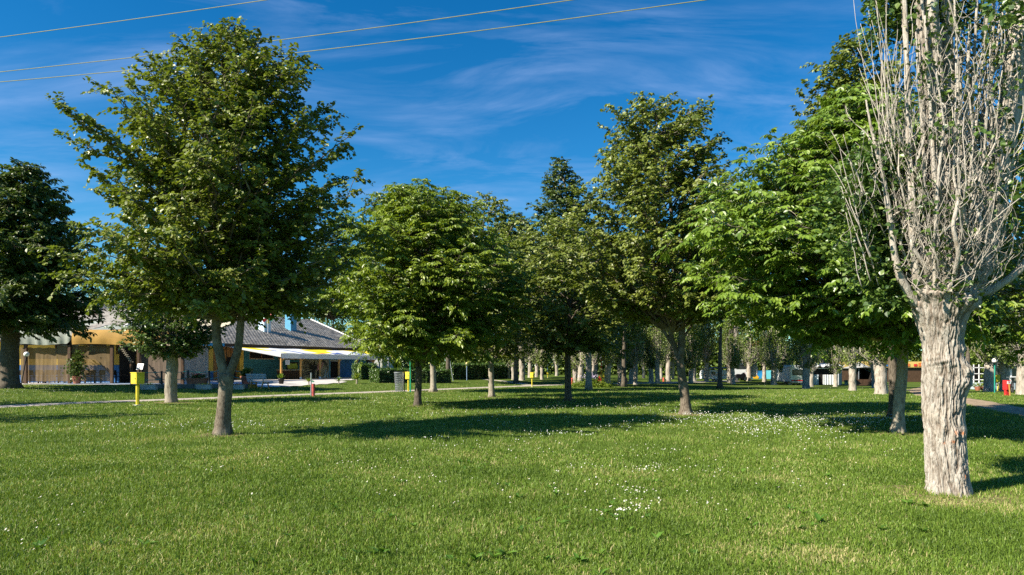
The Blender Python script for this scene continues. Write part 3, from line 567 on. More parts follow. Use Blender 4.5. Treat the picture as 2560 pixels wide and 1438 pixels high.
def mid_trees():
    # (name, label, trunk pixel, base y, trunk radius, lean, crown top (px, py), crown bottom py, half width m, profile key, n, leaf, size, mats, seed)
    B = at(1229, 993); d = B.y; p = lambda x, y, e=0: P(x, y, d + e)
    lime_tree('lime_tree', 'slim grey trunk between the two walnut-green crowns, its round crown peeping above them', G_near, B,
        [([B - Vector((0, 0, .08)), p(1228, 940), p(1226, 880), p(1230, 820), p(1222, 700)], .17, .06, .3), ([p(1227, 890), p(1243, 850), p(1262, 800)], .07, .03, 0)],
        [p(1229, 960), p(1228, 800), p(1222, 600), p(1216, 485)], P(0, 900, d).z, P(0, 486, d).z, polyf([(0, 1.6), (.2, 2.6), (.5, 3.0), (.75, 2.4), (.9, 1.6), (1, .6)]), 110, M_leaf_lime, M_bark_wal,
        lsize=.14, twigs=17, lpt=22, tw=.75, R0=1.15, seed=53, droop=.15)
    B = at(1420, 1003); d = B.y; q = lambda x, y, e=0: P(x, y, d + e)
    lime_tree('lime_tree', 'tree with a straight dark brown trunk standing in the long shadows near the centre', G_near, B,
        [([B - Vector((0, 0, .08)), q(1420, 940), q(1419, 880), q(1424, 820), q(1425, 700)], .175, .07, .2), ([q(1420, 890), q(1442, 850), q(1475, 815), q(1500, 760)], .10, .04, 0)],
        [q(1420, 960), q(1430, 840), q(1420, 680), q(1400, 540)], P(0, 888, d).z, P(0, 545, d).z, polyf([(0, 1.8), (.2, 2.9), (.5, 3.1), (.75, 2.4), (.9, 1.5), (1, .5)]), 125, M_leaf_lime, M_bark_dark,
        lsize=.13, twigs=17, lpt=22, tw=.75, R0=1.15, seed=59, droop=.15)
    B = gp(1472, 51); d = B.y; w = lambda x, y, e=0: P(x, y, d + e)
    lime_tree('lime_tree', 'tall conical tree with a straight smooth grey trunk rising above the flower bush', G_near, B,
        [([B - Vector((0, 0, .1)), w(1472, 900), w(1470, 820), w(1440, 600), w(1405, 430)], .24, .06, .3)],
        [w(1472, 940), w(1465, 800), w(1425, 640), w(1404, 500), w(1398, 400)], P(0, 850, d).z, P(0, 398, d).z, polyf([(0, 2.6), (.25, 3.6), (.5, 2.7), (.68, 1.9), (.76, 2.0), (.84, 1.5), (.95, .8), (1, .2)]), 190, M_leaf_dark, M_bark_wal,
        lsize=.19, twigs=16, lpt=20, tw=.95, R0=1.15, seed=61, droop=.1)
    B = at(1084, 980); d = B.y; v = lambda x, y, e=0: P(x, y, d + e)
    lime_tree('lime_tree', 'pale smooth flared trunk behind the slim dark one, beside the hedge', G_near, B,
        [([B - Vector((0, 0, .1)), v(1083, 940), v(1081, 880), v(1078, 800), v(1070, 640)], .20, .07, .5)],
        [v(1083, 940), v(1078, 800), v(1050, 650), v(1000, 500), v(960, 470)], P(0, 870, d).z, P(0, 478, d).z, polyf([(0, 2.0), (.25, 3.3), (.5, 3.6), (.75, 3.3), (.9, 2.3), (1, 1.2)]), 125, M_leaf_dark, M_bark_wal,
        lsize=.18, twigs=16, lpt=20, tw=.9, R0=1.15, seed=67, droop=.1)
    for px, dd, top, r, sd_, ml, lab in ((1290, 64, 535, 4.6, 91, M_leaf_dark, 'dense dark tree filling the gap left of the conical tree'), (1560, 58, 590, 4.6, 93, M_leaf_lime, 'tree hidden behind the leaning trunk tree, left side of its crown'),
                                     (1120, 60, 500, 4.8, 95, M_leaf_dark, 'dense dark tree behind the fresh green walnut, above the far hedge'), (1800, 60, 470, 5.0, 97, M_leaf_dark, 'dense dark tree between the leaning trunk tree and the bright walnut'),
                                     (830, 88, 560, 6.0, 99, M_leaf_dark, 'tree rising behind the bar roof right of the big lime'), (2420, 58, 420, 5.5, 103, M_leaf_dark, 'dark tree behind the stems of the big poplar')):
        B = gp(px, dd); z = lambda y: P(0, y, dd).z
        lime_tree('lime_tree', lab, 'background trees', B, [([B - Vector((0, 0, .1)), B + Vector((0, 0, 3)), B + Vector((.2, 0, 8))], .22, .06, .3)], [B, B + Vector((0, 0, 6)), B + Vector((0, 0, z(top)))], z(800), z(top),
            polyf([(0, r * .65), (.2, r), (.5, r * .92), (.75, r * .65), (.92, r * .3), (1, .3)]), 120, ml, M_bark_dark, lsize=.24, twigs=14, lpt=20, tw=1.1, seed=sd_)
def T11():
    B = gp(2650, 15.5); d = B.y; p = lambda x, y, e=0: P(x, y, d + e)
    lime_tree('walnut_tree', 'walnut at the right edge, dark boughs hanging behind the big poplar trunk', G_near, B,
        [([B - Vector((0, 0, .1)), p(2650, 900), p(2640, 760)], .17, .12, .3), ([p(2642, 800), p(2590, 700), p(2520, 640)], .08, .03, 0)],
        [p(2650, 980), p(2600, 860), p(2570, 700), p(2560, 400)], P(0, 880, d).z, P(0, 260, d).z, polyf([(0, 1.3), (.2, 2.0), (.5, 2.2), (.8, 1.7), (1, .5)]), 95, M_leaf_wal2, M_bark_wal,
        leaf='compound', lsize=.12, twigs=13, lpt=26, tw=.6, seed=71, droop=.1)
def off_left():
    for i, (x, y, h, r, lab) in enumerate(((-24, 16.5, 10.5, 3.2, 'tree just outside the left edge whose shadow crosses the near lawn'), (-29, 25, 10, 3.2, 'tree just outside the left edge whose shadow crosses the path'),)):
        B = Vector((x, y, float(gz(x, y))))
        lime_tree('lime_tree', lab, G_near, B, [([B - Vector((0, 0, .1)), B + Vector((0, 0, 3)), B + Vector((.2, 0, 8))], .2, .05, .3)],
            [B, B + Vector((0, 0, 6)), B + Vector((0, 0, h))], 2.4, h, polyf([(0, r * .6), (.25, r), (.5, r * .9), (.8, r * .5), (1, .3)]), 80, M_leaf_lime, M_bark_lime, lsize=.13, twigs=12, lpt=14, tw=.6, seed=80 + i)
T1(); T7(); T3(); T8(); T9(); T0(); T2(); mid_trees(); T11(); off_left()

# ------------------------------------------------------------------ the big poplar in the foreground
def hero_bark_mat():
    m = bark_mat('old_poplar_bark', (.15, .115, .085), (.365, .33, .28), (.50, .455, .395), .14, 30, .9, .016, (.37, .29, .20), .25)
    nt = m.node_tree; N = nt.nodes; L = nt.links; b = N['Principled BSDF']
    a = N.new('ShaderNodeAttribute'); a.attribute_name = 'furrow'
    mx = N.new('ShaderNodeMix'); mx.data_type = 'RGBA'; mx.inputs['B'].default_value = (.13, .10, .075, 1)
    src = b.inputs['Base Color'].links[0].from_socket; L.new(src, mx.inputs['A']); L.new(a.outputs['Fac'], mx.inputs['Factor'])
    a2 = N.new('ShaderNodeAttribute'); a2.attribute_name = 'wound'
    m2 = N.new('ShaderNodeMix'); m2.data_type = 'RGBA'; m2.inputs['B'].default_value = (.46, .16, .05, 1); L.new(mx.outputs['Result'], m2.inputs['A']); L.new(a2.outputs['Fac'], m2.inputs['Factor'])
    L.new(m2.outputs['Result'], b.inputs['Base Color'])
    # fine cross cracks
    tc = [x for x in N if x.type == 'TEX_COORD'][0]; mp = N.new('ShaderNodeMapping'); mp.inputs['Scale'].default_value = (1, 1, .35); L.new(tc.outputs['Object'], mp.inputs[0])
    v = N.new('ShaderNodeTexVoronoi'); v.feature = 'DISTANCE_TO_EDGE'; v.inputs['Scale'].default_value = 34; L.new(mp.outputs[0], v.inputs[0])
    rr = N.new('ShaderNodeMapRange'); rr.inputs['From Max'].default_value = .12; L.new(v.outputs[0], rr.inputs[0])
    bp0 = [x for x in N if x.type == 'BUMP'][0]; bp = N.new('ShaderNodeBump'); bp.inputs['Strength'].default_value = .45; bp.inputs['Distance'].default_value = .006
    L.new(rr.outputs[0], bp.inputs['Height']); L.new(bp0.outputs[0], bp.inputs['Normal']); L.new(bp.outputs[0], b.inputs['Normal'])
    return m
def hero():
    B = at(2371, 1238); d = B.y; o = np.array([B.x, B.y, B.z])
    def p(px, py, e=0): return np.array(list(P(px, py, d + e))) - o
    t = thing('big_poplar', 'old foreground poplar with thick furrowed pale trunk and a burst of bare whitish shoots', 'tree', B)
    m = hero_bark_mat()
    k, n = 300, 620
    # outline traced: (row, left, right)
    rows = [(1262, 2306, 2438), (1245, 2312, 2431), (1225, 2316, 2427), (1200, 2319, 2422), (1150, 2318, 2419), (1100, 2317, 2415), (1075, 2317, 2417), (1050, 2314, 2411), (1000, 2315, 2415), (955, 2314, 2424), (925, 2314, 2423), (890, 2314, 2413),
            (850, 2311, 2413), (820, 2302, 2418), (795, 2293, 2423), (770, 2289, 2426), (745, 2284, 2430), (725, 2282, 2436), (700, 2292, 2446), (660, 2302, 2452), (620, 2312, 2450), (560, 2318, 2430), (500, 2312, 2410), (420, 2300, 2396), (300, 2288, 2378), (150, 2284, 2362), (0, 2278, 2345), (-160, 2280, 2330)]
    rows = [(a, c, e) if a > 640 else (a, c + (e - c) * .14, e - (e - c) * .14) for a, c, e in rows]; ys = np.array([r[0] for r in rows][::-1], float); l = np.array([r[1] for r in rows][::-1], float); r = np.array([r[2] for r in rows][::-1], float)
    Y = np.linspace(1262, -160, n); cx = np.interp(Y, ys, (l + r) / 2); rad = np.interp(Y, ys, (r - l) / 2) * .93 * d / FX
    ker = np.hanning(13); ker /= ker.sum(); rad = np.convolve(np.pad(rad, 6, 'edge'), ker, 'valid'); cx = np.convolve(np.pad(cx, 6, 'edge'), ker, 'valid')
    X = (cx - 1280) / FX * d - o[0]; Z = EYE + (HZ - Y) / FX * d - o[2]; Yc = .05 * np.sin(Z * 1.1)
    th = np.arange(k) * 2 * math.pi / k; TH, ZZ = np.meshgrid(th, Z); 
    D = np.stack([np.cos(TH), np.sin(TH), 0 * TH], -1); fl = D.reshape(-1, 3)
    zz = ZZ.reshape(-1); an = TH.reshape(-1)
    # warped, vertically stretched ridges: deep plates between narrow furrows
    w = fbm(np.stack([fl[:, 0] * 2.2, fl[:, 1] * 2.2, zz * 1.6], -1), 3, 3); w2 = fbm(np.stack([fl[:, 0] * 3, fl[:, 1] * 3, zz * 2.6 + 9], -1), 13, 3)
    q = np.stack([fl[:, 0] * 4.4 + w * 1.5, fl[:, 1] * 4.4 + w2 * 1.5, zz * 1.7 + w * .9], -1)
    f1 = 1 - np.abs(fbm(q, 21, 3)) * 3.0; f1 = np.clip(f1, 0, 1) ** 2.2
    q2 = np.stack([fl[:, 0] * 10 + w2 * 2.6, fl[:, 1] * 10 + w * 2.6, zz * 7.5 + w2 * 2.4], -1)
    f2 = np.clip(1 - np.abs(fbm(q2, 31, 3)) * 3.2, 0, 1) ** 2
    f3 = fbm(np.stack([fl[:, 0] * 26, fl[:, 1] * 26, zz * 16], -1), 41, 3)
    bulge = fbm(np.stack([fl[:, 0] * 1.3, fl[:, 1] * 1.3, zz * 1.5], -1), 51, 3)
    h = .022 * bulge - .030 * f1 - .013 * f2 + .006 * f3
    amp = np.interp(zz, [0, 2.0, 2.6, 4], [1, 1, 1.25, .8])
    # knots, burls and scars: (photo x, photo y, width m, height m, amount)
    C = np.stack([np.repeat(X, k), np.repeat(Yc, k), zz], -1); radr = np.repeat(rad, k); S0 = C + fl * radr[:, None]
    spx = 1280 + FX * (S0[:, 0] + o[0]) / (S0[:, 1] + o[1]); spy = HZ - FX * (S0[:, 2] + o[2] - EYE) / (S0[:, 1] + o[1]); front = fl[:, 1] < .25
    wound = np.zeros(len(zz))
    for (kx, ky, sx, sy, a) in ((2348, 897, 22, 17, .030), (2338, 903, 34, 12, .012), (2372, 908, 16, 13, .020), (2419, 930, 12, 22, .05), (2415, 962, 10, 14, .035), (2412, 870, 10, 10, .02), (2368, 1090, 11, 15, -.032), (2368, 1090, 22, 26, .026), (2388, 1085, 9, 14, .02),
                                (2296, 770, 14, 22, .05), (2300, 735, 20, 14, .05), (2345, 735, 26, 10, .04), (2405, 760, 26, 22, .045), (2425, 740, 16, 26, .05), (2330, 1000, 9, 30, .015), (2390, 1010, 8, 40, .014), (2402, 1200, 14, 30, .016), (2335, 1215, 14, 26, .014), (2365, 1225, 8, 20, -.02)):
        g = np.exp(-((spx - kx) / sx) ** 2 - ((spy - ky) / sy) ** 2) * front; h += a * g * (1 + .35 * f3 * 2)
    crk = fbm(np.stack([spx * .09, spy * .07, zz * 0], -1), 77, 3)
    h += (.016 * crk * np.exp(-((spy - 745) / 45) ** 2)) + .020 * np.clip(crk, -1, 1) * np.exp(-((spx - 2415) / 20) ** 2 - ((spy - 760) / 55) ** 2)
    h += .007 * np.sin(spy * .45 + spx * .1) * np.exp(-((spx - 2350) / 34) ** 2 - ((spy - 906) / 12) ** 2) * front
    for (kx, ky, sx, sy) in ((2389, 1082, 4, 8), (2384, 1105, 6, 4), (2360, 1108, 3, 3), (2297, 760, 5, 8), (2412, 1190, 2.5, 9), (2408, 1083, 3, 6), (2318, 900, 2, 4)):
        wound = np.maximum(wound, np.exp(-((spx - kx) / sx) ** 2 - ((spy - ky) / sy) ** 2) * front * np.clip(.4 + 1.6 * np.abs(w + f3), 0, 1))
    # root flare in buttresses
    h += .028 * np.exp(-zz / .08) * (.4 + .8 * np.cos(an * 5 + 1) + .5 * bulge) 
    V = C + fl * (radr + h * amp)[:, None]
    b = MB(); b.grid(np.concatenate([V.reshape(n, k, 3), V.reshape(n, k, 3)[:, :1]], 1)[::-1])
    tr = b.obj('trunk', m, t, True); 
    # merge-free: write the per-vertex furrow and wound values
    fu = np.clip(f1 * .8 + f2 * .45 - .12, 0, 1) * .95; 
    for nm, arr in (('furrow', fu), ('wound', wound)):
        a = tr.data.attributes.new(nm, 'FLOAT', 'POINT'); g = arr.reshape(n, k); g = np.concatenate([g, g[:, :1]], 1)[::-1]; a.data.foreach_set('value', np.ascontiguousarray(g, np.float32).ravel())
    # main stems above the swollen head of the trunk
    st = MB(); rg = np.random.default_rng(5); stems = []
    def stem(pts, r0, r1, kk=22, rough=.16, sub=60, seed=0):
        Q = wood(st, pts, r0, r1, kk, 0, rough, seed, sub=sub); stems.append((Q, r0, r1)); return Q
    stem([p(2415, 770, .02), p(2432, 700), p(2448, 610, .03), p(2472, 520, .02), p(2496, 420, 0), p(2520, 300, .05), p(2540, 150, .05), p(2556, -20, .1), p(2570, -200, .1)], .17, .10, 26, .2, 110, 1)
    stem([p(2440, 700, .15), p(2475, 600, .25), p(2500, 500, .3), p(2522, 380, .3), p(2530, 200, .3), p(2535, 0, .35)], .10, .07, 18, .18, 70, 2)
    stem([p(2400, 750, -.12), p(2398, 690, -.16), p(2392, 620, -.14), p(2388, 520, -.1), p(2380, 400, -.06), p(2372, 250, 0), p(2368, 100, .05), p(2362, -100, .05)], .10, .055, 18, .18, 80, 3)
    stem([p(2330, 750, -.08), p(2334, 690, -.15), p(2350, 600, -.16), p(2352, 500, -.12), p(2346, 380, -.1), p(2334, 200, -.1), p(2330, 0, -.1), p(2326, -160, -.1)], .085, .05, 16, .18, 80, 4)
    stem([p(2290, 765, -.02), p(2270, 730, -.04), p(2248, 690, -.08), p(2234, 620, -.1), p(2222, 520, -.1), p(2206, 430, -.05), p(2180, 330, 0), p(2165, 250, 0)], .055, .012, 14, .14, 60, 5)
    stem([p(2440, 740, .05), p(2480, 725, 0), p(2520, 700, -.05), p(2556, 668, -.1), p(2600, 600, -.15)], .055, .035, 14, .12, 40, 6)
    stem([p(2306, 750, -.05), p(2290, 690, -.12), p(2284, 600, -.14), p(2276, 480, -.12), p(2272, 330, -.1), p(2268, 180, -.08), p(2262, 20, -.05), p(2258, -100, 0)], .05, .022, 14, .14, 70, 7)
    for i, (x0, y0, x1, y1, r0) in enumerate(((2365, 745, 2352, 60, .045), (2385, 730, 2402, 120, .045), (2350, 700, 2312, 40, .035), (2410, 690, 2425, 60, .04), (2378, 640, 2385, -40, .03), (2432, 640, 2468, 40, .032), (2340, 620, 2300, -40, .032), (2455, 600, 2500, 60, .03),
                                               (2320, 700, 2266, 240, .028), (2425, 560, 2446, -60, .03), (2362, 560, 2340, -60, .03), (2480, 500, 2488, -40, .025), (2310, 640, 2290, 80, .03), (2490, 470, 2545, 60, .028))):
        e = rg.uniform(-.28, -.05); bow = rg.normal(0, 10)
        stem([p(x0, y0, e * .6), p(x0 * .8 + x1 * .2 + bow * .6, y0 * .8 + y1 * .2, e), p(x0 * .5 + x1 * .5 + bow, y0 * .5 + y1 * .5, e), p(x1, y1, e * .6)], r0, r0 * .4, 12, .16, 60, 20 + i)
    for i in range(20):    # crooked limbs leaving the rim of the swollen head
        az = i * 2.4; dx, dy = math.cos(az), math.sin(az); a = p(2366 + dx * 60, 745 - rg.uniform(0, 40), dy * .25); o1 = rg.uniform(.10, .34); up = rg.uniform(1.3, 3.2); q_ = [a]
        for f in (.12, .3, .5, .75, 1): q_.append(a + np.array([dx * o1 * min(1, f * 3) + rg.normal(0, .06), dy * o1 * min(1, f * 3) + rg.normal(0, .06), up * f]))
        r_ = rg.uniform(.017, .034); stem(q_, r_, r_ * .4, 10, .16, 44, 60 + i)
    st.obj('stem', m, t, True)
    # slender upright shoots: leave the stems low, bend out, then run straight up
    sh = MB(); shoots = []
    def shoot(a, out, up, r0, kk=6, curl=0.0, reg=True):
        L_ = np.linalg.norm(out) + up; n_ = 14; m1 = a + out * .9 + np.array([0, 0, up * .12]); e = a + out * 1.25 + np.array([0, 0, up]); e[:2] += rg.normal(0, .05 * up, 2)
        Q = bez(a, m1, e, n_); tb = np.linspace(0, 1, n_)[:, None]; wv = np.sin(tb * rg.uniform(2, 8, (1, 3)) + rg.uniform(0, 6, (1, 3))) * rg.normal(0, .085, (1, 3)) * L_ ** .7 * (.3 + tb) + np.cumsum(rg.normal(0, .008 * L_, (n_, 3)), 0); wv -= wv[0]; wv[:, 2] *= .3; Q = Q + wv
        sh.tube(Q, np.linspace(r0, r0 * .35, n_) * (1 + .12 * rg.normal(0, 1, n_)), kk, cap=True); 
        if reg: shoots.append(Q)
        return Q
    zs_head = (EYE + (HZ - 745) / FX * d) - o[2]
    for i in range(300):
        Q, r0, r1 = stems[rg.integers(0, len(stems))]; f = rg.random() ** 1.3 * .8; a = Q[int(f * (len(Q) - 1))]
        az = rg.random() * 6.283; out = np.array([math.cos(az), math.sin(az) - .35, 0]) * rg.uniform(.04, .26) * (1.25 if f < .2 else 1)
        shoot(a, out, rg.uniform(.3, 1.3), rg.uniform(.0035, .0075) + .010 * rg.random() ** 4, 6, .003)
    for i in range(170):   # crowded shoots on the swollen head of the trunk
        az = rg.random() * 6.283; rr = .27; a = np.array([X[200] * 0 + p(2365, 740)[0] + math.cos(az) * rr, math.sin(az) * rr * .9, zs_head + rg.uniform(-.10, .35)])
        out = np.array([math.cos(az), math.sin(az), 0]) * rg.uniform(.04, .38); shoot(a, out, rg.uniform(.3, 1.5), rg.uniform(.004, .011), 6, .004)
    # the fan of curving shoots on the upper left, against the sky
    for i in range(22):
        x0 = rg.uniform(2200, 2300); y0 = rg.uniform(330, 470); a = p(x0, y0, rg.uniform(-.25, .1)); x1 = rg.uniform(2178, 2275); y1 = rg.uniform(-10, 160)
        e = p(x1, y1, rg.uniform(-.2, .1)); m1 = a * .6 + e * .4 + np.array([(-.16 if rg.random() < .6 else .08), 0, -.08]); Q = bez(a, m1, e, 12) + np.cumsum(np.cumsum(rg.normal(0, .006, (12, 3)), 0), 0)
        sh.tube(Q, np.linspace(rg.uniform(.004, .009), .0025, 12), 6)
    for i in range(18):    # left hand sprays rising out of the leaves
        x0 = rg.uniform(2150, 2290); y0 = rg.uniform(480, 720); a = p(x0, y0, rg.uniform(-.3, .3)); lean = rg.uniform(-95, -5); e = p(x0 + lean, y0 - rg.uniform(120, 300), rg.uniform(-.3, .3))
        m1 = a * .5 + e * .5 + np.array([rg.uniform(-.05, .12), 0, -.05]); Q = bez(a, m1, e, 9) + np.cumsum(rg.normal(0, .008, (9, 3)), 0); sh.tube(Q, np.linspace(rg.uniform(.005, .010), .003, 9), 6); shoots.append(Q)
    main = list(shoots)
    for Q in main:         # side twigs
        for _ in range(rg.integers(1, 5)):
            j = rg.integers(2, len(Q) - 2); az = rg.random() * 6.28; shoot(Q[j], np.array([math.cos(az), math.sin(az), 0]) * rg.uniform(.05, .22), rg.uniform(.10, .55), rg.uniform(.0022, .0045), 4, .004, rg.random() < .4)
    sh.obj('shoot', [M_twig], t, True)
    # leaves
    lv = MB(); LP = []; LD = []
    def spray(c, s, nn):
        LP.append(c + rg.normal(0, 1, (nn, 3)) * np.array(s)); LD.append(rg.normal(0, 1, (nn, 3)) * np.array([1, 1, .5]) + np.array([0, 0, -.35]))
    for i in range(1500):   # clumps of the left side, denser low down
        y = rg.uniform(360, 760); x = rg.normal(np.interp(y, [360, 500, 620, 780], [2225, 2190, 2215, 2250]), np.interp(y, [360, 500, 650, 780], [36, 72, 60, 40])); 
        if x > 2320: continue
        spray(p(x, y, rg.uniform(-.1, 1.0)), (.05, .08, .05), 7)
    for i in range(620):    # leafy mass at the very top left
        x = rg.normal(2275, 72); y = rg.uniform(-120, 105) - abs(x - 2270) * .12
        if x < 2165: continue
        spray(p(x, y, rg.uniform(.0, .9)), (.05, .07, .05), 9)
    for i in range(800):   # behind and around the right stems
        x = rg.uniform(2330, 2640); y = rg.uniform(-120, 720); spray(p(x, y, rg.uniform(.1, .9)), (.05, .08, .05), 7)
    for i in range(130): spray(p(rg.uniform(2440, 2560), rg.uniform(-60, 560), rg.uniform(-.5, .1)), (.04, .05, .04), 5)
    for i in range(560):
        Q = shoots[rg.integers(0, len(shoots))]; spray(Q[rg.integers(3, len(Q))], (.03, .03, .04), 4)
    for i in range(110): spray(p(rg.uniform(2285, 2420), rg.uniform(-60, 560), rg.uniform(-.42, -.1)), (.04, .04, .04), 4)
    for i in range(26): spray(p(2330 + 120 * rg.random(), 690 + 70 * rg.random(), -.35), (.03, .03, .03), 3)
    for i in range(26): spray(p(rg.normal(2492, 18), rg.normal(772, 22), rg.uniform(-.2, .2)), (.03, .03, .03), 5)
    for i in range(60): spray(p(rg.uniform(2470, 2600), rg.uniform(-60, 60), rg.uniform(-1, -.4)), (.05, .05, .04), 5)
    LP = np.vstack(LP); LD = np.vstack(LD); leaves(lv, LP, LD, np.array([0, -.3, 1.0]) + rg.normal(0, .55, LP.shape), rg.uniform(.04, .085, len(LP)), 'tri')
    lv.obj('crown', M_leaf_pop, t)
hero()

# ------------------------------------------------------------------ the grove of pollarded poplars
def poplar_proto(seed, h=10.5, trunk_h=2.1, r=.24, leafy=1.0, wid=1.0, nl=16000):
    rg = np.random.default_rng(seed); st = seed
    t = thing('poplar', '', 'tree', (0, 0, -50)); b = MB()
    Q = wood(b, [(0, 0, -.15), (0, .02, .6), (rg.normal(0, .05), 0, 1.4), (rg.normal(0, .06), 0, trunk_h), (rg.normal(0, .1), 0, trunk_h + .8)], r, r * 1.05, 14, .35, .16, seed, sub=26)
    top = Q[-1]; limbs = []
    for i in range(7):
        az = i * 2.4 + rg.random(); sp = rg.uniform(.15, .75) * wid; e = np.array([math.cos(az) * sp, math.sin(az) * sp, h * rg.uniform(.55, .95)])
        q = wood(b, [top - np.array([0, 0, .7]), top + np.array([math.cos(az) * sp * .7, math.sin(az) * sp * .7, .6]), (top + e) / 2 * np.array([1.1, 1.1, 1]), e], rg.uniform(.05, .13), .02, 7, 0, .15, seed + i, sub=14); limbs.append(q)
    b.obj('trunk', M_bark_far, t, True)
    tw = MB()
    for i in range(120):
        q = limbs[rg.integers(0, 7)] if i > 60 else None; 
        if q is None: az = rg.random() * 6.28; a = np.array([math.cos(az) * r, math.sin(az) * r, trunk_h + rg.uniform(-.5, .5)])
        else: a = q[rg.integers(0, 9)]; az = rg.random() * 6.28
        o_ = np.array([math.cos(az), math.sin(az), 0]) * rg.uniform(.2, .95) * wid; up = rg.uniform(.8, 2.6)
        c = bez(a, a + o_ * .9 + np.array([0, 0, up * .15]), a + o_ * 1.15 + np.array([0, 0, up]), 6) + rg.normal(0, .04, (6, 3)); tw.tube(c, np.linspace(rg.uniform(.010, .024), .006, 6), 3, cap=False)
    tw.obj('branches', M_twig, t)
    lv = MB(); nl = int(nl * leafy); z = trunk_h + (h - trunk_h) * rg.random(nl) ** .85 - .35; tt = (z - trunk_h) / (h - trunk_h)
    R_ = wid * np.interp(tt, [-.1, .05, .25, .6, 1.0], [.35, .95, 1.35, 1.15, .2]); az = rg.random(nl) * 6.28; rr = R_ * np.sqrt(rg.random(nl)) * (1 + .3 * vnoise(np.stack([np.cos(az) * 2, np.sin(az) * 2, z * 1.3], -1), seed))
    Pp = np.stack([np.cos(az) * rr, np.sin(az) * rr, z], -1); keep = vnoise(Pp * np.array([2.4, 2.4, .9]), seed + 5) > -.15; Pp = Pp[keep]
    leaves(lv, Pp, rg.normal(0, 1, Pp.shape) + np.array([0, 0, -.3]), rg.normal(0, .6, Pp.shape) + np.array([0, 0, 1]), rg.uniform(.10, .16, len(Pp)), 'tri')
    lv.obj('crown', M_leaf_far, t); return t
def build_grove():
    protos = [poplar_proto(101, 10, 2.0, .24), poplar_proto(102, 11.5, 2.5, .28, 1.2, 1.15), poplar_proto(103, 9.5, 1.8, .22, .75, .9), poplar_proto(104, 10.5, 2.3, .26, .5, 1.0)]
    spec = [  # px, base py, prototype, width factor, label
        (1271, 946, 2, .8, 'small grey trunk far left in the grove, at the end of the clipped hedge'), (1283, 950, 2, .8, 'darkish thin trunk in front of the small yellow box near the hedge end'),
        (1297, 937, 0, .7, 'pale thin trunk behind, just left of the broad dark trunk near the hedge'), (1305, 951, 1, 1.1, 'broad dark-footed poplar near the hedge end, left of the yellow box on the lawn'),
        (1325, 944, 3, .9, 'bushy pale-twigged poplar directly behind the yellow box on the lawn'), (1342, 943, 0, .85, 'whitish trunk with upright twigs just right of the yellow box on the lawn'),
        (1355, 949, 2, .8, 'thin dark-stained trunk left of the blue globe lamp'), (1392, 940, 0, .8, 'lone pale trunk right of the blue globe lamp in the back of the grove'),
        (1439, 964, 2, 1.0, 'left stem of the forked poplar pair beside the straight dark trunk'), (1449, 965, 3, 1.0, 'right stem of the forked poplar pair beside the straight dark trunk'),
        (1484, 948, 0, .8, 'slender pale poplar behind the flower bush'), (1490, 944, 3, .6, 'thinnest poplar stem right behind the flower bush'),
        (1519, 965, 1, 1.0, 'pale mottled poplar immediately right of the red globe lamp'), (1552, 963, 1, 1.0, 'thick knobbly poplar second to the right of the red globe lamp'),
        (1578, 957, 0, 1.0, 'leafy pale poplar just right of the middle red bollard'), (1589, 962, 3, .75, 'slim grey bluish trunk between two stout pale poplars'),
        (1628, 957, 0, 1.0, 'stout pale poplar right beside the farthest yellow box'), (1644, 959, 3, .9, 'dark shaded poplar right of the farthest yellow box pair'),
        (1609, 946, 2, .8, 'small poplar in the back row left of the farthest yellow box'), (1653, 948, 2, .8, 'tapering grey trunk in the back row left of the far red post'),
        (1670, 954, 1, .95, 'straight light trunk immediately right of the far red post'), (1682, 948, 2, .8, 'smaller pale trunk in the back row behind the leaning lime trunk'),
        (1727, 958, 0, 1.0, 'grey poplar trunk just right of the leaning lime trunk'), (1735, 953, 3, .9, 'dark poplar standing close behind another, left of the striped caravan'),
        (1766, 954, 1, .85, 'tall dark poplar whose trunk crosses the front of the orange-striped caravan'), (1823, 957, 1, .9, 'pale half of the twin poplars between the two caravans'),
        (1832, 960, 0, 1.0, 'shaded half of the twin poplars between the two caravans'), (1873, 953, 3, 1.0, 'dark bare-stemmed poplar in front of the painted blue wall'),
        (1911, 955, 1, .8, 'drooping leafy dark-trunked poplar at the end of the painted blue wall'), (1934, 962, 3, 1.15, 'pale poplar with a candelabra of bare boughs before the turquoise panel'),
        (1967, 960, 2, 1.0, 'leaning pale poplar left of the motorhome'), (2015, 972, 1, 1.15, 'sunlit poplar in front of the back of the motorhome'),
        (2028, 967, 0, 1.0, 'smooth pale poplar just right of the sunlit one by the motorhome'), (2055, 962, 0, 1.0, 'shaded bushy poplar between the two white tent panels'),
        (2089, 967, 2, 1.0, 'slim poplar at the white corner post of the tent'), (2131, 977, 3, 1.0, 'ivy-clad poplar in front of the dark open shelter'),
        (2187, 970, 0, 1.1, 'pale trunk half hidden behind the thick grey stump-like poplar'), (2203, 986, 1, 1.35, 'thick vertically ridged grey poplar at the end of the daisy lawn'),
        (2474, 980, 1, 1.3, 'dark shaded trunk between the right hand yellow boxes'), (2512, 979, 3, 1.3, 'dark trunk behind the red extinguisher box, just left of the white kiosk frame'), (2556, 987, 1, 1.2, 'pale trunk at the right edge of the photo beside the bicycle')]
    used = set()
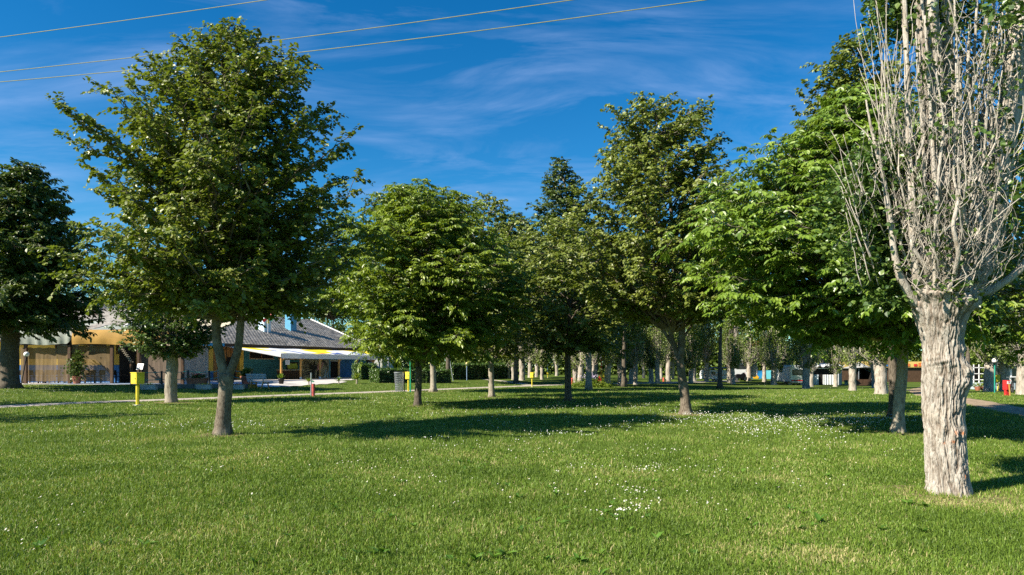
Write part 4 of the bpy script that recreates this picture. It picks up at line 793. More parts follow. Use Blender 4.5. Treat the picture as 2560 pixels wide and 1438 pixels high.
    for i, (px, py, k, w, lab) in enumerate(spec):
        g = at(px, py); rt = protos[k]; s = g.y / 80.0; random.seed(i * 7 + 3); rz = random.random() * 6.28
        sc = (w * (.75 + .25 * s), w * (.75 + .25 * s), (.9 + .2 * random.random()) * min(1.1, .72 + .3 * s)); lab = lab if 'poplar' in lab or 'trunk' in lab else lab + ' poplar'
        if k not in used: used.add(k); rt.location = g; rt.rotation_euler = (0, 0, rz); rt.scale = sc; rt['label'] = lab; o = rt
        else: o = clone(rt, g, lab, rz, sc)
        o['group'] = 'pollarded poplars of the far grove'
        if px == 1967: o.rotation_euler = (0, R(-9), 0)
        if px == 1439: o.rotation_euler = (0, R(-4), 0)
        if px == 1449: o.rotation_euler = (0, R(4), 0)
build_grove()

def woodland():
    """the dense mass of trees closing the view behind the grove"""
    b = MB(); rg = np.random.default_rng(8); LP = []; LS = []
    for i in range(120):
        x = -95 + i * 2.0 + rg.normal(0, 1.5); y = rg.uniform(103, 126) if x > -22 else rg.uniform(92, 112)
        h = rg.uniform(12, 19); r = rg.uniform(2.8, 4.4); z0 = float(gz(x, y)); n = 2200
        u = rg.normal(0, 1, (n, 3)); u /= np.linalg.norm(u, axis=1)[:, None]; rr = (.55 + .45 * rg.random(n) ** .5)[:, None]
        p = u * rr * np.array([r, r, h * .52]) ; p += np.array([x, y, z0 + h * .5]); p[:, :2] += (.5 * np.stack([vnoise(p * .8, 3), vnoise(p * .8, 4)], -1)); p = p[p[:, 2] > z0]; LP.append(p); LS.append(rg.uniform(.2, .36, len(p)))
    for i in range(34):
        n = 2600; x = rg.uniform(-110 + i * 7, -103 + i * 7, n); yb = np.where(x > -22, 101.0, 92.0); y = yb + rg.uniform(0, 3, n); z = gz(x, y) + 5.5 * rg.random(n) ** .9 * (1 + .2 * np.sin(x)); LP.append(np.stack([x, y, z], -1)); LS.append(rg.uniform(.35, .6, n))
    LP = np.vstack(LP); leaves(b, LP, rg.normal(0, 1, LP.shape), rg.normal(0, .6, LP.shape) + np.array([0, 0, 1]), np.concatenate(LS), 'tri')
    tag(b.obj('far_woodland', M_leaf_far), 'dark green wood closing the view behind the poplar grove', 'wood', kind='stuff')
woodland()

def leafy_hedge(name, label, pts, w, h, group, n_per_m=420, size=.10, m=None):
    t = thing(name, label, 'hedge', pts[0], 0, group); o = np.array(list(pts[0])); lv = MB(); co_ = MB(); rg = np.random.default_rng(int(abs(pts[0].x) * 10))
    for a, c in zip(pts, pts[1:]):
        a = np.array(list(a)) - o; c = np.array(list(c)) - o; L_ = np.linalg.norm(c - a); n = int(L_ * n_per_m); u = rg.random(n)[:, None]; sd = np.array([-(c - a)[1], (c - a)[0], 0]) / L_
        s = rg.uniform(-1, 1, n); z = rg.random(n); face = rg.random(n); s = np.where(face < .6, np.sign(s) * (1 - .12 * rg.random(n)), s); z = np.where(face >= .6, 1 - .1 * rg.random(n), z)
        p = a + (c - a) * u + sd * (s * w / 2)[:, None]; p[:, 2] += z * h; p += rg.normal(0, .035, p.shape) + .07 * np.stack([vnoise((p + o) * 1.7, 1), vnoise((p + o) * 1.7, 2), vnoise((p + o) * 1.7, 3)], -1)
        N_ = np.stack([sd[0] * np.sign(s), sd[1] * np.sign(s), .8 + 0 * s], -1)
        leaves(lv, p, rg.normal(0, 1, p.shape) + np.array([0, 0, .5]), N_ + rg.normal(0, .5, p.shape), rg.uniform(.7, 1.2, n) * size, 'tri')
        for en, sg in ((a, -1), (c, 1)):
            n2 = int(n_per_m * w * h * 1.6); dv = (c - a) / L_; p = en + dv * sg * (.02 + .12 * rg.random(n2))[:, None] + sd * (rg.uniform(-.5, .5, n2) * w)[:, None]; p[:, 2] += rg.random(n2) * h
            leaves(lv, p, rg.normal(0, 1, p.shape) + np.array([0, 0, .5]), dv * sg + rg.normal(0, .5, p.shape), rg.uniform(.7, 1.2, n2) * size, 'tri')
        q = .80; v = [x + sd * s_ * w / 2 * q + np.array([0, 0, zz]) for zz in (-.05, h * .9) for s_ in (-1, 1) for x in (a, c)]; co_.hexa(v)  # added dark solid core, keeps light from passing through the leaves
    lv.obj('foliage', m or M_leaf_hedge, t); co_.obj('light_block_core', M_hedge_core, t); return t
M_leaf_hedge = leaf_mat('laurel_leaves', (.03, .075, .012), (.075, .14, .025), (.17, .25, .06), .3, .2, .6)
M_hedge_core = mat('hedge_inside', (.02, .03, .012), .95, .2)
G_h = 'clipped laurel hedges by the path'
leafy_hedge('laurel_hedge', 'bright clipped hedge running from the awning to behind the yellow box and bin', [at(938, 957), at(1000, 956), at(1060, 957), at(1113, 957)], 1.3, 1.15, G_h)
leafy_hedge('laurel_hedge', 'farther clipped hedge continuing right toward the poplar grove', [at(1118, 949), at(1200, 947), at(1265, 945)], 1.6, 1.55, G_h, 520, .13)
leafy_hedge('laurel_hedge', 'dark shaded hedge stub behind the last awning posts', [at(893, 950), at(930, 949)], 1.0, 1.45, G_h)

def flower_bush():
    B = at(1475, 968); t = thing('flower_bush', 'low green flower bush with pale lilac blooms at the foot of the straight grey trunk', 'bush', B); rg = np.random.default_rng(3); lv = MB(); fl = MB()
    for i in range(26):
        c = np.array([rg.normal(0, .75), rg.normal(0, .45), 0]); hh = rg.uniform(.25, .8) * (1 - abs(c[0]) * .25); n = 130; p = c + rg.normal(0, 1, (n, 3)) * np.array([.17, .17, hh * .3]); p[:, 2] = np.abs(p[:, 2]) + hh * .4 * rg.random(n)
        leaves(lv, p, rg.normal(0, 1, (n, 3)) + np.array([0, 0, .7]), rg.normal(0, .5, (n, 3)) + np.array([0, 0, 1]), rg.uniform(.08, .16, n), 'long')
    for i in range(0):
        fl.ball((rg.normal(-.15, .35), rg.normal(-.3, .2), rg.uniform(.75, 1.1)), .035, 6, 4)
    lv.obj('foliage', M_leaf_wal2, t); q = rg.normal(0, 1, (160, 3)) * np.array([.35, .2, .09]) + np.array([-.15, -.3, .9]); leaves(fl, q, rg.normal(0, 1, q.shape), rg.normal(0, 1, q.shape), rg.uniform(.05, .09, 160)); fl.obj('flowers', mat('lilac_petals', (.55, .45, .62), .6), t)['kind'] = 'stuff'
flower_bush()

# ------------------------------------------------------------------ the bar building
M_teal = mat('teal_paint', (.045, .21, .25), .7, .10, 1.6, .1, 20)
M_blue = mat('blue_paint', (.03, .15, .40), .6, .12, 1.6)
M_lblue = mat('light_blue_paint', (.09, .30, .46), .6, .06, 2)
M_fascia = mat('azure_fascia', (.05, .36, .66), .6, .08, 2)
M_yellow = mat('yellow_wall_paint', (.72, .47, .07), .7, .10, 1.3, .1, 20)
M_greyw = mat('grey_plaster', (.46, .45, .42), .85, .08, 1.2, .2, 30)
M_white = mat('white_paint', (.78, .78, .76), .6, .04, 3)
M_wood = mat('orange_wood', (.42, .20, .06), .55, .2, 3, .2, 30, stretch=(6, 6, .6))
M_wood_d = mat('dark_wood', (.10, .055, .03), .6, .25, 3, .2, 30, stretch=(8, 8, .7))
M_post = mat('honey_posts', (.55, .30, .08), .5, .18, 3, .2, 30, stretch=(6, 6, .5))
M_eave = mat('brown_eave', (.055, .035, .026), .7, .15, 3)
M_tile = mat('roof_tiles', (.40, .372, .34), .85, .18, 1.1, .5, 14, .1, detail=9)
M_tile_o = mat('orange_roof_tiles', (.50, .19, .10), .85, .2, 2.0, .5, 14, .1, detail=8)
M_glass = mat('window_glass', (.03, .035, .04), .08, .2, 2, spec=.8)
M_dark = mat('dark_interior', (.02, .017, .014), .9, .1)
M_black = mat('black_metal', (.018, .018, .02), .45, .1)
M_concrete = mat('concrete', (.42, .41, .38), .9, .12, 3, .3, 50)
M_concrete_d = mat('dark_concrete_block', (.19, .19, .175), .9, .18, 3, .3, 50)
M_terra = mat('terracotta', (.34, .13, .08), .75, .12, 5, .1)
M_canvas_w = mat('white_canvas', (.74, .76, .76), .75, .05, 2, .15, 8, trans=.12)
M_canvas_g = mat('grey_canvas', (.36, .39, .34), .75, .12, 1.2, .2, 6, trans=.12)
M_canvas_t = mat('tan_canvas', (.52, .31, .08), .75, .12, 1.2, .2, 6, trans=.15)
M_canvas_b = mat('beige_canvas', (.66, .59, .42), .8, .04, 1.2, .1, 6, trans=.1)
M_net = mat('brown_windbreak', (.17, .125, .09), .8, .14, 2.5, .2, 20, stretch=(6, 6, .5))
M_net2 = mat('see_through_windbreak', (.15, .10, .045), .7, .16, 2, stretch=(3, 3, .6), alpha=.9)
M_green = mat('green_paint', (.02, .34, .17), .5, .08)
M_rope = mat('green_rope', (.03, .30, .24), .7, .1)
M_red = mat('red_paint', (.62, .03, .03), .45, .08, 6)
M_yel = mat('yellow_enamel', (.78, .62, .05), .45, .10, 5, .1, 20)
M_yel_base = M_concrete
M_globe = mat('opal_globe', (.86, .86, .84), .18, .03, 4, spec=.6)
M_galv = mat('galvanised_steel', (.42, .44, .46), .45, .12, 5, metal=.6)
M_paving = mat('pale_paving', (.56, .52, .48), .9, .12, 1.3, .2, 30, .15, detail=8)
M_paving_b = mat('bluish_painted_paving', (.36, .46, .62), .85, .14, 1.3, .1, 30, .2, detail=8)

O2 = Vector((-25.3, 60.0, 0)); U2 = Vector((.46, .888, 0)); N2 = Vector((.888, -.46, 0)); BRZ = math.atan2(.888, .46)
def tw_(px, off=0.0, frm=None):
    """length along the facade line (shifted 'off' toward the viewer) seen at photo column px"""
    k = (px - 1280) / FX; p = O2 + N2 * off; return (k * p.y - p.x) / (U2.x - k * U2.y)
def terrace():
    # one slab in front of both buildings, its edge a real step
    zt = .47; b = MB(); n = len(TERRACE); top = [(x, y, float(gz(x, y)) + (.06 if y < 56 else .035)) for x, y in TERRACE]
    def slab(name, poly, m, lift):
        xs = np.arange(-49, -7, 1.0); ys = np.arange(43, 86, 1.0); bb = MB(); idx = {}; V = []; Q = []
        # clip to the polygon by fine cells
        st = .5; xs = np.arange(-49, -7, st); ys = np.arange(43, 86, st); X, Y = np.meshgrid(xs + st / 2, ys + st / 2, indexing='ij'); ins = in_poly(X.ravel(), Y.ravel(), poly).reshape(X.shape)
        for i in range(len(xs)):
            for j in range(len(ys)):
                if ins[i, j]:
                    x, y = xs[i], ys[j]; bb.add([(a, c, float(gz(a, c)) + lift) for a, c in ((x, y), (x + st, y), (x + st, y + st), (x, y + st))], q=[(0, 1, 2, 3)])
        tag(bb.obj(name, m), kind='structure')
    slab('terrace', TERRACE, M_paving, .03)
    slab('painted_terrace', [(-30, 44.9), (-25.5, 44.7), (-16.8, 46.8), (-16.4, 47.8), (-20.5, 51), (-26, 54), (-32, 54), (-32, 47)], M_paving_b, .038)
terrace()

def tiled_roof(b, x0, x1, y_e, z_e, y_r, z_r, rows=30, wave=.33, mat_=0, clipr=0.0):
    """courses of tiles from the eave (y_e, z_e) up to the ridge (y_r, z_r); local x along the eave"""
    nx = int((x1 - x0) / (wave / 4)); 
    for i in range(rows):
        f0, f1 = i / rows, (i + 1) / rows + .006; a = x1 - clipr * f0; X = np.linspace(x0, a, nx); wv = .009 * np.sin(X * 2 * math.pi / wave + (i % 2) * math.pi)
        jit = .010 * vnoise(np.stack([X * 3, np.full(nx, i * 1.7), X * 0], -1), 5)
        r0 = np.stack([X, np.full(nx, y_e + (y_r - y_e) * f0), z_e + (z_r - z_e) * f0 + .085 + wv + jit], -1); r1 = np.stack([X, np.full(nx, y_e + (y_r - y_e) * f1), z_e + (z_r - z_e) * f1 + .012 + wv * .8 + jit], -1)
        rf = r0.copy(); rf[:, 2] -= .075
        b.grid(np.stack([rf, r0, r1], 1), mat=mat_)
def bar_building():
    t = thing('bar_building', 'long low bar with grey tiled roof, teal and yellow walls and two blue chimneys', 'building', O2, BRZ)
    g0 = .25; zt = 3.58
    def seg(name, a, b_, z0, z1, m, th=.3, y0=0.0):
        b = MB(); b.box(a, b_, y0, y0 + th, z0, z1); return b.obj(name, m, t)
    T = lambda px: tw_(px)
    a0 = -7.5; t1, t2, t3, t4, t5, t6, t7, tE = T(521), T(532), T(598), T(608), T(752), T(822), T(880), T(912)
    seg('grey_wall', a0, t1, g0, zt, M_greyw)
    seg('pillar', t1, t2, 1.25, zt, M_yellow, .34, -.04); seg('pillar_base', t1, t2, g0, 1.246, M_blue, .34, -.04)
    seg('wood_partition', t2, t3, g0, zt, M_wood, .1, .25)
    bb = MB()
    for i in range(6): x = t2 + (t3 - t2) * (i + .5) / 6; bb.box(x - .02, x + .02, .22, .25, g0, zt)
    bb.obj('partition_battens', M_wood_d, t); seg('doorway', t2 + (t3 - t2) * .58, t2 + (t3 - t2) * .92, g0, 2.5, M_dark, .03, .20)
    seg('pillar', t3, t4, g0, zt, M_yellow, .34, -.04)
    w0, w1 = T(624), T(684); w2, w3 = T(695), T(765)
    seg('teal_wall', t4, t5, g0, 2.38, M_teal); seg('teal_wall_upper', t4, t7, 3.0, zt, M_teal)
    seg('teal_wall_pier', t4, w0, 2.384, 2.996, M_teal); seg('teal_wall_pier', w1, w2, 2.384, 2.996, M_teal); seg('teal_wall_pier', w3, t7, 2.384, 2.996, M_teal)
    for a, c in ((w0, w1), (w2, w3)):
        f = MB(); f.box(a, c, .02, .06, 2.384, 2.43); f.box(a, c, .02, .06, 2.95, 2.996); f.box(a, a + .06, .02, .06, 2.43, 2.95); f.box(c - .06, c, .02, .06, 2.43, 2.95); f.box((a + c) / 2 - .03, (a + c) / 2 + .03, .02, .06, 2.43, 2.95)
        fo = f.obj('window', M_wood, t); p_ = MB(); p_.box(a + .06, c - .06, .1, .12, 2.43, 2.95); p_.obj('pane', M_dark, fo)
        s_ = MB(); s_.box(a - .05, c + .05, -.07, -.003, 2.33, 2.38); s_.obj('sill', M_canvas_b, fo)
    # mural of dark bare boughs on cream, pink petals and a pale blue ribbon : painted panels a few mm thick
    seg('mural_wall', t5, t6, g0, 2.38, mat('mural_cream', (.42, .40, .30), .7, .25, 1.2)); mu = MB()
    def stroke(p0, p1, p2, w_, mi, y=-.012):
        P0 = bez(np.array([p0[0], y, p0[1]], float), np.array([p1[0], y, p1[1]], float), np.array([p2[0], y, p2[1]], float), 9); d_ = norm(np.gradient(P0, axis=0)); nn = np.stack([-d_[:, 2], 0 * d_[:, 0], d_[:, 0]], -1)
        ww = w_ * np.linspace(1, .25, 9)[:, None]; mu.grid(np.stack([P0 - nn * ww, P0 + nn * ww], 1), mat=mi)
    L_ = t6 - t5; X = lambda f: t5 + L_ * f; rr = random.Random(4)
    for i in range(13):
        z_ = .45 + i * .1; stroke((X(.5), .9 + rr.random() * .5), (X(.3), 1.0 + i * .1), (X(.02 + .1 * rr.random()), z_ + rr.uniform(-.1, .5)), .055, 0, -.006 - i * .001)
    for i in range(9): stroke((X(.44), 1.3), (X(.35 + .05 * i), 1.8), (X(.08 + .07 * i), 2.3), .06, 0, -.02 - i * .001)
    stroke((X(.45), .26), (X(.42), 1.0), (X(.48), 2.2), .22, 0, -.032); stroke((X(.60), .26), (X(.62), .9), (X(.60), 1.6), .30, 0, -.033)
    stroke((X(.62), 1.3), (X(.57), 1.9), (X(.68), 2.1), .20, 1, -.036); stroke((X(.64), 1.2), (X(.74), 1.7), (X(.78), 2.15), .17, 1, -.038); stroke((X(.70), 2.3), (X(.92), 2.2), (X(.93), 1.3), .13, 0, -.040)
    stroke((X(.78), .35), (X(.90), .8), (X(.86), 1.3), .20, 2, -.042); stroke((X(.98), .3), (X(.88), .7), (X(.97), 1.2), .13, 2, -.044); stroke((X(.84), .3), (X(.88), .9), (X(.90), 1.7), .05, 3, -.046)
    mu.obj('mural_paint', [mat('mural_black', (.02, .02, .022), .6, .1), mat('mural_pink', (.62, .30, .32), .6, .1), mat('mural_blue', (.30, .48, .62), .6, .1), M_white], t)
    # door recess and blue end
    td = t6 + (t7 - t6) * .45
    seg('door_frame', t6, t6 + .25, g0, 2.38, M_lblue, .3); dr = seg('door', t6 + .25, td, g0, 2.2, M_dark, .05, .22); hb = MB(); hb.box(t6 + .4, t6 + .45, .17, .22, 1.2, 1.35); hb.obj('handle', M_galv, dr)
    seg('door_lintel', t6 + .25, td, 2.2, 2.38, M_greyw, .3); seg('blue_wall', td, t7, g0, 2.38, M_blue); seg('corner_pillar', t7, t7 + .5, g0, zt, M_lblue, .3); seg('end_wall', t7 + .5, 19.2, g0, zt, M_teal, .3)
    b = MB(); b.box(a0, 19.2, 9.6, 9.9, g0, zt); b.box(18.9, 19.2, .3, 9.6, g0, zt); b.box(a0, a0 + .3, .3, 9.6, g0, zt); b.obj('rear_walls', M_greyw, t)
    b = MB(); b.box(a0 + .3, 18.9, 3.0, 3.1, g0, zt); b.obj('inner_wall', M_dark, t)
    # roof
    ze, ye, zr, yr = 3.62, -.75, 7.25, 9.0
    b = MB(); tiled_roof(b, a0 - .5, 19.9, ye, ze, yr, zr, 34, .36, 0, 0); r = b.obj('roof', M_tile, t)
    b = MB(); b.hexa([(x, y, z) for z in (-.14, -.0) for (y, z2) in ((ye, ze), (yr, zr)) for x in (a0 - .5, 19.9) for z in (z2 + z,)][:8]) if False else None
    v = [(x, y, z + dz) for dz in (-.12, 0) for (y, z) in ((ye + .02, ze), (yr, zr)) for x in (a0 - .5, 19.9)]; b.hexa(v); v = [(x, y, z + dz) for dz in (-.12, .05) for (y, z) in ((yr + .003, zr), (yr * 2 - ye, ze)) for x in (a0 - .5, 19.9)]; b.hexa(v); b.obj('roof_deck', M_eave, t)
    b = MB(); b.box(-.6, 19.85, ye - .04, ye, ze - .20, ze + .02); b.box(-.6, 19.85, ye + .003, -.003, ze - .20, ze - .16); b.obj('eave_board', M_eave, t)
    b = MB(); b.box(a0, -.62, ye - .04, ye, ze - .22, ze + .02); b.obj('azure_fascia', M_fascia, t)
    b = MB(); sl = (zr - ze) / (yr - ye); b.hexa([(x, y, ze + (y - ye) * sl + dz) for dz in (.02, .16) for y in (ye, yr) for x in (19.9, 20.02)]); b.obj('verge_board', M_white, t)
    b = MB(); b.tube([(19.3, -.12, 3.3), (19.3, -.12, .3)], .05, 8); b.obj('drainpipe', M_eave, t)
    for (px, off, h, cap) in ((661, -3.5, 2.05, True), (727, -4.4, 2.1, False)):
        x = tw_(px, off); y = -off; z = ze + (y - ye) * sl; w = .42; lb = MB()
        lb.box(x - w, x + w, y - w, y + w, z - .3, z + h * .55 if cap else z + h); co_ = lb.obj('chimney', M_lblue if not cap else mat('pale_blue_paint', (.50, .66, .76), .6, .05), r)
        if cap:
            c = MB(); w2 = w + .07; zc = z + h * .55; c.box(x - w2, x + w2, y - w2, y + w2, zc + .003, zc + .1); c.box(x - w2, x + w2, y - w2, y + w2, zc + .78, zc + .9)
            for sx in (-1, 1):
                for sy in (-1, 1): c.box(x + sx * w2 - (.1 if sx > 0 else 0), x + sx * w2 + (0 if sx > 0 else .1), y + sy * w2 - (.1 if sy > 0 else 0), y + sy * w2 + (0 if sy > 0 else .1), zc + .1, zc + .78)
            for q in (-.15, .15): c.box(x + q - .05, x + q + .05, y - w2, y - w2 + .06, zc + .1, zc + .78); c.box(x - w2, x - w2 + .06, y + q - .05, y + q + .05, zc + .1, zc + .78)
            c.box(x - w2 + .12, x + w2 - .12, y - w2 + .12, y + w2 - .12, zc + .1, zc + .78, mat=1); c.obj('chimney_cap', [M_white, M_dark], r)
        else:
            c = MB(); c.box(x - w - .06, x + w + .06, y - w - .06, y + w + .06, z + h + .003, z + h + .12); c.obj('chimney_cap', M_lblue, r)
    return t
bar = bar_building()
def LB(x, y, z): return O2 + U2 * x + N2 * (-y) + Vector((0, 0, z))

def pinwheel():
    x = tw_(668, -3.2); p = LB(x, 3.0, 0); p = P(668, 795, p.y - .8); t = thing('pinwheel', 'red, yellow and green toy pinwheel on a thin white pole beside the slotted chimney', 'pinwheel', p)
    b = MB(); q = bez(np.array([0., 0, 0]), np.array([.15, 0, -1.2]), np.array([.0, -.1, -2.2]), 12); b.tube(q, .018, 5); b.obj('pole', M_white, t)
    for i, m in enumerate((M_red, M_yel, M_green, M_red, M_yel, M_green)):
        b = MB(); a = i * math.pi / 3 + .3; d_ = np.array([math.cos(a), 0, math.sin(a)]); s_ = np.array([-d_[2], 0, d_[0]])
        b.add([(0, -.02, 0), tuple(d_ * .55 + s_ * .05 + np.array([0, -.05, 0])), tuple(d_ * .5 + s_ * .34 + np.array([0, .1, 0])), tuple(d_ * .2 + s_ * .2 + np.array([0, .06, 0]))], q=[(0, 1, 2, 3)]); o = b.obj('vane', m, t)
        md = o.modifiers.new('s', 'SOLIDIFY'); md.thickness = .012
pinwheel()

def awning():
    t = thing('awning', 'long white awning with yellow, blue and red print on honey-coloured posts before the teal wall', 'awning', O2, BRZ)
    xl, xr, yf = tw_(703, 5.0), tw_(941, 5.0), -5.0; zb, zf, zw = 2.34, 2.78, 3.50; xw0 = .0; xw1 = 19.2
    # canopy: ruled surface from the wall to the front edge, sagging between rafters
    n, m_ = 140, 24; S_, T_ = np.meshgrid(np.linspace(0, 1, n), np.linspace(0, 1, m_), indexing='ij')
    X = (xw0 * (1 - T_) + xl * T_) * (1 - S_) + (xw1 * (1 - T_) + xr * T_) * S_; Y = -.05 + (yf + .05) * T_; Z = zw + (zf - zw) * T_ - .05 * np.sin(S_ * 5 * math.pi) ** 2 * np.sin(T_ * math.pi) 
    X2 = S_ * 22; v = fbm(np.stack([X2.ravel() * .42, T_.ravel() * 2.2, 0 * X2.ravel()], -1), 17, 2).reshape(X2.shape); w = fbm(np.stack([X2.ravel() * .5 + 40, T_.ravel() * 2.6, 0 * X2.ravel()], -1), 27, 2).reshape(X2.shape)
    mi = np.where(v > .10, 1, 0); mi = np.where((w > .28) & (v <= .1), 2, mi); mi = np.where((np.abs(S_ - .45) < .03) & (T_ > .78) & (T_ < .93), 3, mi); mi = np.where((S_ < .12) & (T_ < .55), 1, mi); mi = np.where(T_ > .94, 0, mi)
    b = MB(); b.grid(np.stack([X, Y, Z], -1), mat=mi[:-1, :-1].ravel()); o = b.obj('canopy', [M_canvas_w, mat('yellow_print', (.82, .62, .02), .7, .04, trans=.1), mat('navy_print', (.05, .10, .32), .7, .05), mat('red_print', (.70, .05, .06), .7, .05)], t, True)
    # scalloped valance on the front and the folded side strip
    n = 160; s = np.linspace(0, 1, n); x = xl + (xr - xl) * s; dz = .07 * np.abs(np.sin(s * 6 * math.pi)); wv = .04 * np.sin(s * 40)
    b = MB(); b.grid(np.stack([np.stack([x, np.full(n, yf) - .02 - wv * k, np.full(n, zf + .01) * (1 - k) + k * (zb + .02) + (dz * (1 - k)) - .0], -1) for k in (0, .25, .5, .75, 1.0)], 1)); b.obj('valance', M_canvas_w, t, True)
    b = MB(); rows = []
    for k in np.linspace(0, 1, 20): y = -.05 + (yf + .05) * k; xx = xw0 * (1 - k) + xl * k - .03; z = zw + (zf - zw) * k; h = .10 + .22 * k; rows.append([(xx, y, z + .01), (xx - .02, y, z + .01 - h / 2), (xx, y, z + .01 - h)])
    b.grid(np.array(rows)); b.obj('side_valance', M_canvas_w, t, True)
    for px in (703, 752, 800, 847, 891, 933):
        x = tw_(px, 4.85); q = LB(x, -4.85, 0); z0 = float(gz(q.x, q.y)) + .03; b = MB(); b.tube([(x, -4.85, z0), (x, -4.85, zf - .02)], [.10, .09], 10); po = b.obj('post', M_post, t)
        b = MB(); b.tube([(x, -4.85, z0 + .004), (x, -4.85, z0 + .22)], .108, 10); b.obj('post_foot', M_white, po)
        b = MB(); b.bar((x + .08, -4.85, 2.1), (x + .6, -4.85, zf - .1), .07); b.obj('brace', M_post, po)
    b = MB(); b.bar((xl, -4.85, zf - .09), (xr, -4.85, zf - .09), .09, .12); 
    for px in (703, 752, 800, 847, 891, 933): x = tw_(px, 4.85); b.bar((x, -4.8, zf - .1), (x - .2, -.1, zw - .12), .06, .1)
    b.obj('beam', M_post, t)
awning()
def sign_plate():
    x = tw_(708, 4.7); p = LB(x, -5.0, 2.02); t = thing('notice_plate', 'small white notice plate with grey lines of print on the first awning post', 'sign', p, BRZ); b = MB(); b.box(-.05, .42, -.03, -.01, -.20, .20); b.obj('plate', M_white, t)
    b = MB(); 
    for i in range(4): b.box(.0, .37, -.034, -.0301, .11 - i * .085, .15 - i * .085)
    b.obj('print', mat('grey_print', (.22, .23, .24), .7), t)
sign_plate()
def counter():
    x0, x1 = tw_(703, 2.6), tw_(757, 2.6); t = thing('bar_counter', 'dark plank bar counter with a pale top under the awning', 'counter', LB(x0, -2.6, .28), BRZ); L_ = x1 - x0; n = 16
    b = MB(); 
    for i in range(n): b.box(L_ * i / n + .01, L_ * (i + 1) / n - .01, 0, .04, .02, 1.02)
    b.obj('plank_front', M_wood_d, t); b = MB(); b.box(-.06, L_ + .06, -.12, .6, 1.023, 1.075); b.obj('countertop', M_canvas_b, t); b = MB(); b.box(0, .05, .043, .55, .02, 1.02); b.box(L_ - .05, L_, .043, .55, .02, 1.02); b.obj('side_panel', M_wood_d, t)
    q = LB(tw_(733, 2.5), -2.4, 1.36); t = thing('green_chalkboard', 'lime green board with a dark edge standing on the bar counter', 'board', q, BRZ); b = MB(); b.box(-.75, .75, 0, .04, .02, .72); b.obj('board_frame', M_dark, t); b = MB(); b.prism([(-.6, .1), (.6, .1), (.66, .35), (.5, .62), (0, .55), (-.5, .64), (-.64, .4)], -.012, -.002); b.obj('board_face', mat('lime_paint', (.30, .38, .05), .7), t)
counter()

def restaurant():
    d = 50.0; x = lambda px: (px - 1280) / FX * d; g = .42
    t = thing('restaurant', 'yellow walled restaurant with a blue base and dark windows behind the canvas terrace', 'building', (x(200), d, 0)); ox = x(200)
    def bx(name, a, b_, y0, y1, z0, z1, m, par=None): b = MB(); b.box(a - ox, b_ - ox, y0, y1, z0, z1); return b.obj(name, m, par or t)
    W0, W1 = x(-160), x(372); ztop = 3.5
    bx('blue_base', W0, W1, -.02, .3, g, 1.75, M_blue); 
    wins = [(x(137), x(196)), (x(219), x(266)), (x(290), x(342))]; xs = [W0] + [v for w in wins for v in w] + [W1]
    bx('yellow_wall', W0, W1, 0, .3, 1.753, 2.55, M_yellow); bx('yellow_wall_upper', W0, W1, 0, .3, 3.25, ztop, M_yellow)
    for i in range(0, len(xs), 2): bx('yellow_pier', xs[i], xs[i + 1], 0, .3, 2.553, 3.247, M_yellow)
    for a, c in wins:
        b = MB(); a -= ox; c -= ox; b.box(a, c, .02, .07, 2.553, 2.61); b.box(a, c, .02, .07, 3.19, 3.247); b.box(a, a + .06, .02, .07, 2.61, 3.19); b.box(c - .06, c, .02, .07, 2.61, 3.19); b.box((a + c) / 2 - .03, (a + c) / 2 + .03, .02, .07, 2.61, 3.19)
        w = b.obj('window', M_wood_d, t); b = MB(); b.box(a + .06, c - .06, .1, .12, 2.61, 3.19); b.obj('pane', M_glass, w)
    bx('side_wall', W1 - .3, W1, .303, 12, g, ztop, M_greyw); bx('doorway', x(299), x(340), -.06, -.023, g, 3.3, M_dark); bx('rear_wall', W0, W1, 12, 12.3, g, ztop, M_greyw)
    b = MB(); v0, v1 = W0 - .6 - ox, x(268) - ox; tiled_roof(b, v0, v1, -.8, 3.55, 7.5, 6.5, 26, .36); b.obj('roof', M_tile, t)
    b = MB(); b.hexa([(xx, y, z + dz) for dz in (-.12, 0) for (y, z) in ((-.78, 3.55), (7.5, 6.5)) for xx in (v0, v1)]); b.hexa([(xx, y, z + dz) for dz in (-.12, .05) for (y, z) in ((7.503, 6.5), (15, 3.55)) for xx in (v0, v1)]); b.obj('roof_deck', M_eave, t)
    b = MB(); b.hexa([(xx, y, 3.55 + (y + .8) * .3554 + dz) for dz in (0, .2) for y in (-.8, 7.5) for xx in (v1, v1 + .14)]); b.obj('verge_board', M_white, t)
restaurant()

